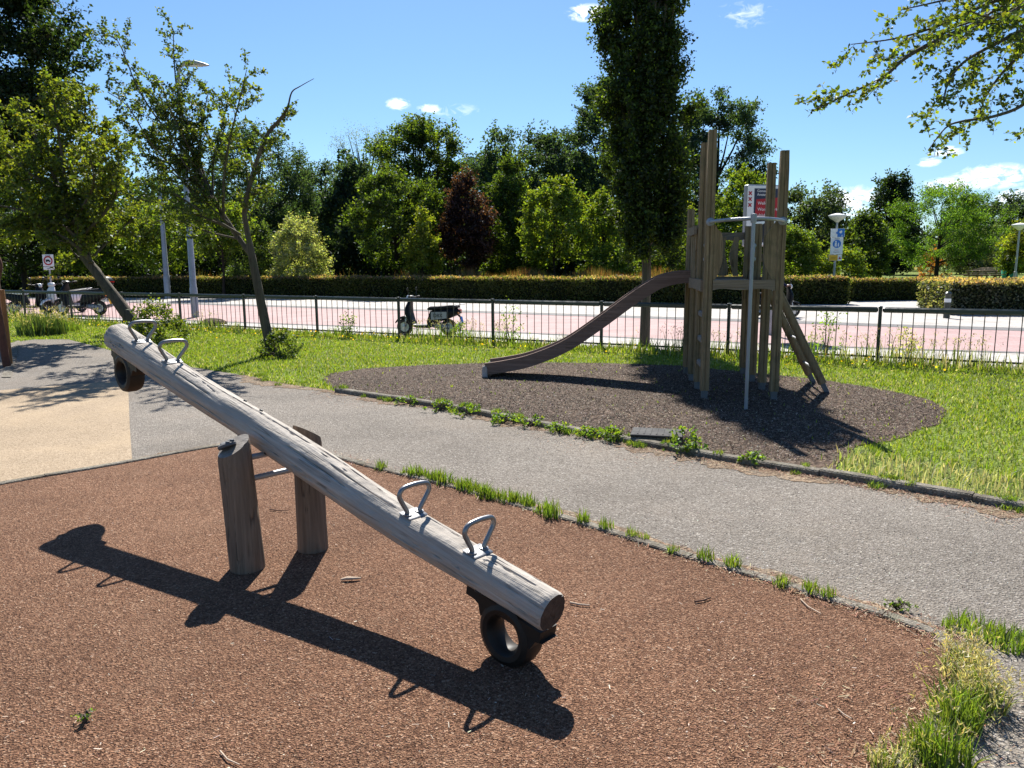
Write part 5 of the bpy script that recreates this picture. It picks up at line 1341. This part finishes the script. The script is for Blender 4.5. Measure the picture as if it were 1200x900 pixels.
def clump(name, label, loc, n, h, spread, w, cols, cat='grass', heads=0, group=None, lean=.6, headcol=None):
    a = rng.random(n)*2*np.pi; r_ = spread*np.sqrt(rng.random(n)); X, Y_ = np.cos(a)*r_, np.sin(a)*r_
    hh = h*(.55+.55*rng.random(n))*(1-.35*r_/spread)
    V, K = blades(X, Y_, hh, w, pal(n, cols, .22), lean)
    Vs, Ks = [V], [K]
    if heads:
        tips = V.reshape(-1, 5, 3)[:, 3][:heads]
        hp_ = np.repeat(tips, 7, axis=0)+rng.normal(size=(len(tips)*7, 3))*np.array([.008, .008, .016])*h*4
        q, k2 = leaf_quads(hp_, .030*h/.25, pal(len(hp_), headcol or [(.42, .36, .18), (.5, .44, .24)]), 0, np.tile([0, 0, 1.0], (len(hp_), 1)), .18)
        me2 = (q, k2)
    o = empty(name, loc, random.random()*6, label, cat, group)
    link('blades', np_mesh('blades', V, 5, M['grass'], K), o)
    if heads: tag(link('seed_heads', np_mesh('seed_heads', me2[0], 4, M['grass'], me2[1]), o), kind='stuff')
    return o
GG = [(.15, .22, .03), (.19, .27, .04), (.11, .17, .025)]
GS = [(.38, .37, .24), (.31, .32, .17), (.42, .40, .28)]
p = at(52, 392); clump('weed_clump', 'tall pale flowered weed clump at the left end of the lawn', (p.x, p.y, 0), 560, .62, .55, .022, [(.07, .11, .03), (.05, .085, .022), (.09, .13, .03)], 'weeds', 50, None, .5)
p = at(74, 388); clump('weed_clump', 'lower grassy weed clump right of the tall pale flowered one', (p.x, p.y, 0), 260, .4, .42, .018, GG, 'weeds', 16, None, .5)
p = at(8, 365); plant('shrub', 'yellow green shrub behind the rusty wavy post', (p.x-.8, p.y-1.2, 0), 1.5, .7, 60, 60, .09, GL, 'shrub', GY)

# grass tufts along the mulch edge
tuft = []
for i in range(5):
    tuft.append(clump('grass_tuft', 'small fresh green grass tuft in the row along the mulch edge', (0, 0, -50), 46+i*6, .125, .055, .007, GG, 'grass tuft', 0, 'grass tufts along the mulch edge', .55))
def edge_at(u):
    best = min(edge_line, key=lambda p: abs((600+F*((p-Vector((0, 0, CAMH))).dot(CR))/((p-Vector((0, 0, CAMH))).dot(CF)))-u)); return best
us = [446, 474, 482, 490, 499, 507, 516, 524, 533, 541, 548, 557, 565, 572, 581, 589, 597, 606, 614, 622, 631, 640, 650, 676, 703, 735, 752, 790, 822, 850, 912, 940, 975]
el = np.array([[p.x, p.y] for p in edge_line]); eu = np.array([600+F*((p-Vector((0, 0, CAMH))).dot(CR))/((p-Vector((0, 0, CAMH))).dot(CF)) for p in edge_line])
first = True
k0 = len(edge_px)
lo = next(i for i in range(len(edge_line)) if eu[i] > 430)
for i, u in enumerate(us):
    j = next((j for j in range(lo, len(eu)-1) if eu[j] <= u <= eu[j+1]), None)
    if j is None: continue
    f = (u-eu[j])/(eu[j+1]-eu[j]); p = el[j]*(1-f)+el[j+1]*f
    src = tuft[i % 5]
    o = src if i < 5 else copy_tree(src)
    s_ = random.uniform(.75, 1.2)*(1.0 if u < 660 else .8); o.location = (p[0]+random.uniform(-.02, .04), p[1]+random.uniform(-.03, .05), .01); o.scale = (s_, s_, s_*random.uniform(.8, 1.15)); o.rotation_euler = (0, 0, random.random()*6.28)
# big seeding grass at lower right
for u, v, h, n, sp, hd, lb in ((1140, 742, .10, 160, .12, 0, 'low green weedy grass clump where the mulch edge meets the path at right'), (1185, 757, .12, 130, .10, 0, 'green grass clump by the right border on the path'), (1128, 796, .19, 190, .085, 90, 'blond seeding grass clump, rear of the lower right group'), (1148, 828, .19, 190, .085, 100, 'blond seeding grass clump, at the path side of the lower right group'),
                           (1118, 850, .21, 220, .085, 20, 'long green grass clump in the middle of the lower right group'), (1100, 896, .21, 230, .095, 14, 'long green grass clump nearest the camera at lower right'), (1046, 906, .12, 150, .075, 45, 'blond low grass clump at the bottom border, left of the lower right group'), (1078, 884, .12, 120, .06, 16, 'low pale green grass clump between the two nearest clumps')):
    p = at(u, v); clump('grass_clump', lb, (p.x, p.y, .004), n, h, sp, .0065, GG + (GS if hd > 30 else []), 'grass clump', hd, None, .75)
# broad leaved weeds along the kerb
WL = [(.10, .18, .025), (.13, .22, .03), (.075, .14, .022)]
wd = [(800, 530, .17, .17, 'leafy dock weed in front of the utility cover'), (690, 513, .10, .12, 'low leafy weed on the kerb left of the utility cover'), (716, 517, .10, .11, 'low leafy weed touching the left of the utility cover'), (880, 545, .09, .10, 'small leafy weed against the kerb right of the utility cover'),
      (620, 500, .09, .16, 'green weed mat over the kerb, centre of the row'), (590, 497, .09, .14, 'green weed mat over the kerb in front of the slide foot'), (545, 487, .10, .18, 'bushy weed mat over the kerb left of the slide foot'), (515, 482, .09, .16, 'weed mat over the kerb below the bark patch'), (480, 474, .09, .16, 'weed mat at the left end of the kerb row'), (655, 507, .08, .14, 'thin weed mat on the kerb between two thicker ones'),
      (1052, 716, .03, .06, 'tiny weed rosette at the mulch edge on the right')]
for u, v, h, r_, lb in wd:
    p = at(u, v); plant('weed', lb, (p.x, p.y, .01), h, r_, 16, 16, .045, WL, 'weed', GY)

kx = [p for p in kerb_line]
for i in range(46):
    u = random.choice([random.uniform(440, 640), random.uniform(500, 745), random.uniform(640, 745), random.uniform(760, 1200)]) if i < 36 else random.uniform(300, 460)
    j = min(range(len(kx)), key=lambda q: abs(600+F*((kx[q]-Vector((0, 0, CAMH))).dot(CR))/((kx[q]-Vector((0, 0, CAMH))).dot(CF))-u))
    p = kx[j].lerp(kx[min(j+1, len(kx)-1)], random.random()); dy = random.uniform(-.16, .10); big = u < 760
    src = tuft[i % 5]; o = copy_tree(src); o.location = (p.x, p.y+dy, .05 if dy > -.04 else .006); s_ = random.uniform(.45, .95)*(1 if big else .7); o.scale = (s_*2.0, s_*1.7, s_*.8); o.rotation_euler = (0, 0, random.random()*6.28)
    for o_ in (o,): tag(o_, 'bright low grass tuft sprouting along the kerb between path and lawn', 'grass tuft', 'grass tufts along the kerb')
# ------------------------------------------------------------------ lawn and loose stuff
def pip(x, y, poly):
    c = np.zeros(len(x), bool); n = len(poly)
    for i in range(n):
        x0, y0 = poly[i][:2]; x1, y1 = poly[(i+1) % n][:2]
        if y0 == y1: continue
        m = ((y0 > y) != (y1 > y)) & (x < (x1-x0)*(y-y0)/(y1-y0)+x0); c ^= m
    return c
def fbm(x, y, s=1.0, seed=0):
    r = np.random.default_rng(seed); o = np.zeros(len(x))
    for k in range(9):
        a = r.random()*6.28; f = s*(.6+1.5*r.random())*(1.35**k); o += np.sin((x*np.cos(a)+y*np.sin(a))*f+r.random()*6.28)/(1.25**k)
    return o/4.0
N = 620000
X = rng.uniform(-17, 15, N); Y_ = rng.uniform(4.5, 24, N)
dens = np.clip(9.5/np.hypot(X, Y_), .25, 1.0)
k = (Y_ < FY(X)+.25) & ~pip(X, Y_, path_poly) & (rng.random(N) < dens) & (np.abs(X) < Y_*.80+.5)
jx, jy = X+rng.normal(size=N)*.05, Y_+rng.normal(size=N)*.05
k &= rng.random(N) < np.clip(1.05-.75*np.clip(fbm(X, Y_, 1.3, 31)-.15, 0, 1), .25, 1)
k &= ~pip(jx, jy, bark_poly) | (rng.random(N) < .012)
X, Y_ = X[k], Y_[k]; n = len(X)
ln_ = fbm(X, Y_, .9, 3); dry = np.clip(fbm(X, Y_, 1.6, 8)*.5+.1, 0, 1)
kl = np.array([[p.x, p.y] for p in kerb_line])
kd = np.min(np.hypot(X[:, None]-kl[None, ::3, 0], Y_[:, None]-kl[None, ::3, 1]), axis=1)
right = (X > 2.2)
h = .032+.014*np.clip(ln_, -1, 1)+.016*rng.random(n); h = np.where(right & (kd < .9), h+.075*rng.random(n), h)
fence_d = np.abs(FY(X)-Y_)/1.14
h = np.where(fence_d < .5, h+.10*rng.random(n)**2, h)
h = np.maximum(h, .02)
col = pal(n, [(.17, .25, .025), (.21, .29, .03), (.14, .21, .022), (.26, .30, .05)], .15)
m = rng.random(n) < np.clip(dry*.35+np.where(right & (kd < .8), .75, 0)+np.where(kd < .25, .2, 0)+.06+.45*np.clip(fbm(X, Y_, .7, 21)-.25, 0, 1), 0, .85); col[m] = pal(int(m.sum()), GS, .15)
V, K = blades(X, Y_, h, np.clip(.0045+.0009*Y_, .006, .03), col, .85)
tag(link('lawn_grass', np_mesh('lawn_grass', V, 5, M['grass'], K)), 'short bright grass of the lawn between path and fence', 'grass', kind='stuff')
# grass and weeds at the fence foot
N = 6000; X = rng.uniform(-16, 10, N); Y_ = FY(X)+rng.normal(size=N)*.16-.05
pt = fbm(X, Y_*0, 1.7, 5); h = (.14+.26*rng.random(N)**2)*np.clip(.75+pt*.9, .25, 1.8)
col = pal(N, GG+[(.06, .1, .02)], .2); m = (rng.random(N) < np.where(X > 5, .6, .16)); col[m] = pal(int(m.sum()), GS)
h = np.where(X > 5, h*1.45, h)
V, K = blades(X, Y_, h, .014, col, .45)
tp = V.reshape(-1, 5, 3)[:, 3][h > .34]; hp_ = np.repeat(tp, 6, axis=0)+rng.normal(size=(len(tp)*6, 3))*np.array([.015, .015, .03])
V2, K2 = leaf_quads(hp_, .035, pal(len(hp_), GS+[(.2, .12, .08)]), .1, np.tile([0, 0, 1.], (len(hp_), 1)), .35)
tag(link('fence_weeds', np_mesh('fence_weeds', V, 5, M['grass'], K)), 'long grass and weeds along the foot of the railing fence', 'weeds', kind='stuff')
tag(link('weed_seed_heads', np_mesh('weed_seed_heads', V2, 4, M['grass'], K2)), 'pale seed heads of the long grass at the fence foot', 'seed heads', kind='stuff')
# individually standing tall weeds by the fence
for u, v, hh_, lb in ((968, 418, .8, 'tall leafy weed at the fence right of the climbing poles'), (598, 402, .75, 'thin reddish weed at the fence under the slide'), (538, 398, .35, 'bushy low weed at the fence right of the lone scooter'), (408, 396, .5, 'single upright weed at the fence left of the lone scooter'), (935, 425, .3, 'low pale weed beside the feet of the climbing poles'), (1062, 420, .45, 'blond dry weed in front of the fence at right')):
    p = at(u, v); plant('weed', lb, (p.x, p.y, 0), hh_, .16, 26, 14, .05, WL if u != 1062 else GS, 'weed', GL)
# yellow flowers
N = 520; X = rng.uniform(-15, 6, N); Y_ = FY(X)-np.abs(rng.normal(size=N))*1.1-.1; k = ~pip(X, Y_, path_poly) & ~pip(X, Y_, bark_poly); X, Y_ = X[k], Y_[k]
V, K = leaf_quads(np.stack([X, Y_, .09+.06*rng.random(len(X))], 1), .035, pal(len(X), [(.75, .55, .02), (.7, .45, .02)]), 1.0, None, 1.0)
tag(link('buttercups', np_mesh('buttercups', V, 4, M['grass'], K)), 'small yellow flowers scattered in the lawn near the fence', 'flowers', kind='stuff')

def flakes(P, ln, wd_, col, tilt=.35, lift=.002):
    n = len(P); a = rng.random(n)*2*np.pi; t_ = rng.normal(size=n)*tilt; r_ = rng.normal(size=n)*tilt
    ax = np.stack([np.cos(a)*np.cos(t_), np.sin(a)*np.cos(t_), np.sin(t_)], 1); bx = np.stack([-np.sin(a)*np.cos(r_), np.cos(a)*np.cos(r_), np.sin(r_)], 1)
    l = (np.broadcast_to(ln, (n,))*.5)[:, None]; w = (np.broadcast_to(wd_, (n,))*.5)[:, None]
    c = P.copy(); c[:, 2] += lift+np.abs(np.sin(t_))*l[:, 0]+np.abs(np.sin(r_))*w[:, 0]
    V = np.stack([c-ax*l-bx*w*.7, c+ax*l*.9-bx*w, c+ax*l+bx*w*.6, c-ax*l*.85+bx*w], 1)
    return V.reshape(-1, 3), np.repeat(col, 4, axis=0)
# mulch flakes: density falls off with distance from the seesaw
def scatter(poly, n, x0, x1, y0, y1, fall):
    X, Y_ = rng.uniform(x0, x1, n), rng.uniform(y0, y1, n); d = np.hypot(X, Y_)
    k = pip(X, Y_, poly) & (rng.random(n) < np.clip((fall/np.maximum(d, .1))**2, .03, 1)) & (np.abs(X) < Y_*.78+.4); return X[k], Y_[k]
X, Y_ = scatter(mulch_poly, 420000, -4.6, 2.6, 1.35, 6.2, 2.2); n = len(X)
col = pal(n, [(.208, .106, .061), (.28, .150, .091), (.138, .067, .040), (.365, .215, .138), (.06, .028, .017)], .26)
m = rng.random(n) < .022; col[m] = pal(int(m.sum()), [(.5, .42, .33), (.4, .3, .2), (.03, .02, .018)], .2)
V, K = flakes(np.stack([X, Y_, np.full(n, .012)], 1), .003+.006*rng.random(n)**1.7, .0014+.002*rng.random(n), col, .75)
tag(link('mulch_flakes', np_mesh('mulch_flakes', V, 4, M['flake'], K)), 'loose reddish brown shreds covering the mulch around the seesaw', 'mulch', kind='stuff')
X, Y_ = scatter(bark_poly, 230000, -3.5, 6.5, 6, 13, 8.5); n = len(X)
V, K = flakes(np.stack([X, Y_, np.full(n, .007)], 1), .008+.014*rng.random(n), .004+.005*rng.random(n), pal(n, [(.06, .041, .028), (.105, .072, .052), (.042, .029, .02), (.16, .117, .086), (.30, .25, .20)], .25), .4)
tag(link('bark_flakes', np_mesh('bark_flakes', V, 4, M['flake'], K)), 'loose dark bark chips under the slide and tower', 'bark chips', kind='stuff')
# straw, twigs and dry litter: along the kerb, along the mulch edge, thin on the mulch
A_ = []
i = rng.integers(0, len(kerb_line)-1, 9000); f = rng.random(9000)[:, None]; kl3 = np.array([p[:] for p in kerb_line]); q = kl3[i]*(1-f)+kl3[i+1]*f
q[:, 1] -= .06+np.abs(rng.normal(size=9000))*.22*(1+.7*np.sin(q[:, 0]*2.2)); q[:, 2] = .005; q = q[q[:, 0] > -2.5]; A_.append(q)
el3 = np.array([[p.x, p.y, 0] for p in edge_line]); i = rng.integers(lo-6, len(edge_line)-1, 6000); f = rng.random(6000)[:, None]; q2 = el3[i]*(1-f)+el3[i+1]*f+rng.normal(size=(6000, 3))*.05; q2[:, 2] = .014; A_.append(q2)
X, Y_ = rng.uniform(.6, 2.2, 1800), rng.uniform(1.7, 3.0, 1800); k = np.hypot(X-1.35, (Y_-2.25)*1.0) < .55+.15*rng.normal(size=1800); A_.append(np.stack([X[k], Y_[k], np.full(k.sum(), .012)], 1))
P = np.concatenate(A_); n = len(P); P[:, 2] += .003
V, K = flakes(P, .008+.035*rng.random(n)**3, .0022+.003*rng.random(n), pal(n, [(.36, .26, .17), (.27, .17, .10), (.45, .36, .24), (.15, .08, .055), (.3, .15, .09), (.22, .11, .07)], .2), .3)
tag(link('dry_litter', np_mesh('dry_litter', V, 4, M['flake'], K)), 'dry straw and leaf litter along the kerb and mulch edge', 'litter', kind='stuff')
X, Y_ = scatter(path_poly, 60000, -6, 5, 2.2, 9, 4.0); k = ~pip(X, Y_, mulch_poly) & ~pip(X, Y_, tan_poly); X, Y_ = X[k], Y_[k]; n = len(X)
V, K = flakes(np.stack([X, Y_, np.full(n, .004)], 1), .004+.007*rng.random(n)**2, .003+.004*rng.random(n), pal(n, [(.32, .29, .255), (.44, .41, .37), (.2, .175, .15), (.06, .05, .043), (.26, .225, .185)], .2), .3, .001)
tag(link('path_grit', np_mesh('path_grit', V, 4, M['flake'], K)), 'loose grit scattered on the grey path', 'grit', kind='stuff')
# sparse pale splinters and sticks on the mulch (one object: nobody could count them)
X, Y_ = scatter(mulch_poly, 1700, -4, 2.2, 1.5, 5, 2.6); n = len(X)
V, K = flakes(np.stack([X, Y_, np.full(n, .017)], 1), .008+.022*rng.random(n)**2.5, .0018+.003*rng.random(n)**2, pal(n, [(.5, .43, .34), (.42, .33, .24), (.6, .55, .46), (.09, .04, .03), (.04, .03, .025)], .15), .2, .003)
tag(link('splinters', np_mesh('splinters', V, 4, M['flake'], K)), 'pale wood splinters strewn over the reddish mulch', 'splinters', kind='stuff')
def stick(label, u0, v0, u1, v1, r, mat, name='twig'):
    a, b = at(u0, v0, .02), at(u1, v1, .022); c = (a+b)/2; t = MB(); m_ = (b-a).cross(Vector((0, 0, 1)))*.08
    t.tube([a-c, m_, b-c], [r, r*.9, r*.6], 7); o = t.build(name, mat, None, 60); o.location = c; return tag(o, label, 'twig')
M['twig'] = paint('dry_twig', (.42, .33, .25), .8, 0, .3, .1)
M['twig_dark'] = paint('dark_twig', (.12, .07, .05), .85, 0, .3, .1)
stick('pale twig lying right of the low seesaw end', 668, 706, 691, 709, .005, M['twig'])
stick('dark twig on the mulch right of the second post', 316, 597, 338, 598, .004, M['twig_dark'])
stick('pale curved twig near the mulch edge at right', 938, 702, 962, 719, .0035, M['twig'])
stick('brown twig on the mulch near the row of tufts', 814, 705, 833, 700, .005, M['twig_dark'])
stick('pale straw on the mulch at lower right', 982, 831, 998, 842, .003, M['twig'])
stick('pale straw at the bottom left of the mulch', 258, 880, 281, 896, .003, M['twig'])
p = at(411, 681, .012); t = MB(); t.loft([((-.05, 0, .01), .006, .004, (0, 1, 0), (0, 0, 1)), ((-.02, 0, .016), .013, .007, (0, 1, 0), (0, 0, 1)), ((.02, .004, .014), .010, .006, (0, 1, 0), (0, 0, 1)), ((.05, .01, .012), .005, .004, (0, 1, 0), (0, 0, 1))], 10)
o = t.build('wood_chip', M['twig'], None, 50); o.location = p; tag(o, 'pale yellow wood chip on the mulch in front of the posts', 'wood chip')
p = at(100, 850); plant('weed', 'tiny green weed sprout on the mulch at lower left', (p.x, p.y, .014), .035, .03, 8, 6, .018, WL, 'weed')

# ------------------------------------------------------------------ light, sky, view
EL, AZ = R(48), R(-3.0)
sv = Vector((math.sin(AZ)*math.cos(EL), math.cos(AZ)*math.cos(EL), math.sin(EL)))
sd = bpy.data.lights.new('sun', 'SUN'); sd.energy = 5.0; sd.angle = R(.53); sd.color = (1.0, .955, .88)
so = bpy.data.objects.new('sun', sd); COL.objects.link(so); so.rotation_euler = sv.to_track_quat('Z', 'Y').to_euler(); so.location = (0, 20, 40)
W = bpy.data.worlds.new('World'); S.world = W; W.use_nodes = True; nt = W.node_tree; nt.nodes.clear()
wn = lambda typ, **kw: [setattr(x, k, v) for x in [nt.nodes.new(typ)] for k, v in kw.items()] and nt.nodes[-1] or nt.nodes[-1]
out = nt.nodes.new('ShaderNodeOutputWorld'); bg = nt.nodes.new('ShaderNodeBackground'); sky = nt.nodes.new('ShaderNodeTexSky')
sky.sky_type = 'NISHITA'; sky.sun_disc = False; sky.sun_elevation = EL; sky.sun_rotation = AZ; sky.altitude = 0; sky.air_density = SKY_AIR; sky.dust_density = SKY_DUST; sky.ozone_density = SKY_OZ
bg.inputs['Strength'].default_value = SKY_STR
tc = nt.nodes.new('ShaderNodeTexCoord')
nz = nt.nodes.new('ShaderNodeTexNoise'); nz.inputs['Scale'].default_value = 62; nz.inputs['Detail'].default_value = 7; nz.inputs['Roughness'].default_value = .62; nz.inputs['Distortion'].default_value = .8
mpz = nt.nodes.new('ShaderNodeMapping'); mpz.inputs['Scale'].default_value = (1, 1, 2.1); nt.links.new(tc.outputs['Generated'], mpz.inputs['Vector']); nt.links.new(mpz.outputs['Vector'], nz.inputs['Vector'])
def mth(op, a, b=0.0, clamp=False):
    nd = nt.nodes.new('ShaderNodeMath'); nd.operation = op; nd.use_clamp = clamp
    for i, v in enumerate((a, b)):
        if hasattr(v, 'is_linked'): nt.links.new(v, nd.inputs[i])
        else: nd.inputs[i].default_value = v
    return nd.outputs[0]
total = None
for u, v, ru, rv, s_ in ((690, 15, 26, 9, 1.0), (467, 122, 15, 7, .75), (505, 127, 16, 5, .7), (876, 16, 40, 16, .24), (1165, 207, 42, 13, .72), (1112, 216, 24, 9, .7), (1000, 236, 36, 17, .8), (1110, 178, 16, 6, 1.0), (1088, 190, 12, 5, .8), (1196, 232, 22, 10, 1.0), (530, 130, 60, 12, .18)):
    d = ray(u, v).normalized(); su, sv_ = ru/F, rv/F
    mp = nt.nodes.new('ShaderNodeMapping'); mp.vector_type = 'POINT'
    mp.inputs['Location'].default_value = (-d.x/su, -d.y/su, -d.z/sv_); mp.inputs['Scale'].default_value = (1/su, 1/su, 1/sv_)
    nt.links.new(tc.outputs['Generated'], mp.inputs['Vector'])
    le = nt.nodes.new('ShaderNodeVectorMath'); le.operation = 'LENGTH'; nt.links.new(mp.outputs['Vector'], le.inputs[0])
    g = mth('MULTIPLY', mth('SUBTRACT', 1.15, le.outputs['Value'], True), s_)
    total = g if total is None else mth('MAXIMUM', total, g)
cl = mth('MULTIPLY', mth('SUBTRACT', mth('MULTIPLY', total, mth('MULTIPLY', mth('SUBTRACT', nz.outputs['Fac'], .34, True), 5.0)), .10, True), 1.6, True)
mx = nt.nodes.new('ShaderNodeMix'); mx.data_type = 'RGBA'; nt.links.new(cl, mx.inputs[0])
tint = nt.nodes.new('ShaderNodeMix'); tint.data_type = 'RGBA'; tint.blend_type = 'MULTIPLY'; tint.inputs[0].default_value = 1.0; tint.inputs[7].default_value = SKY_TINT
nt.links.new(sky.outputs[0], tint.inputs[6]); nt.links.new(tint.outputs[2], mx.inputs[6]); mx.inputs[7].default_value = CLOUD
nt.links.new(mx.outputs[2], bg.inputs['Color']); nt.links.new(bg.outputs[0], out.inputs['Surface'])
S.view_settings.view_transform = 'Standard'; S.view_settings.look = 'None'; S.view_settings.exposure = EXPO; S.view_settings.gamma = 1.0
S.view_settings.use_curve_mapping = False
S.cycles.max_bounces = 6; S.cycles.diffuse_bounces = 3; S.cycles.glossy_bounces = 3; S.cycles.transmission_bounces = 4; S.cycles.transparent_max_bounces = 6
S.cycles.use_denoising = True
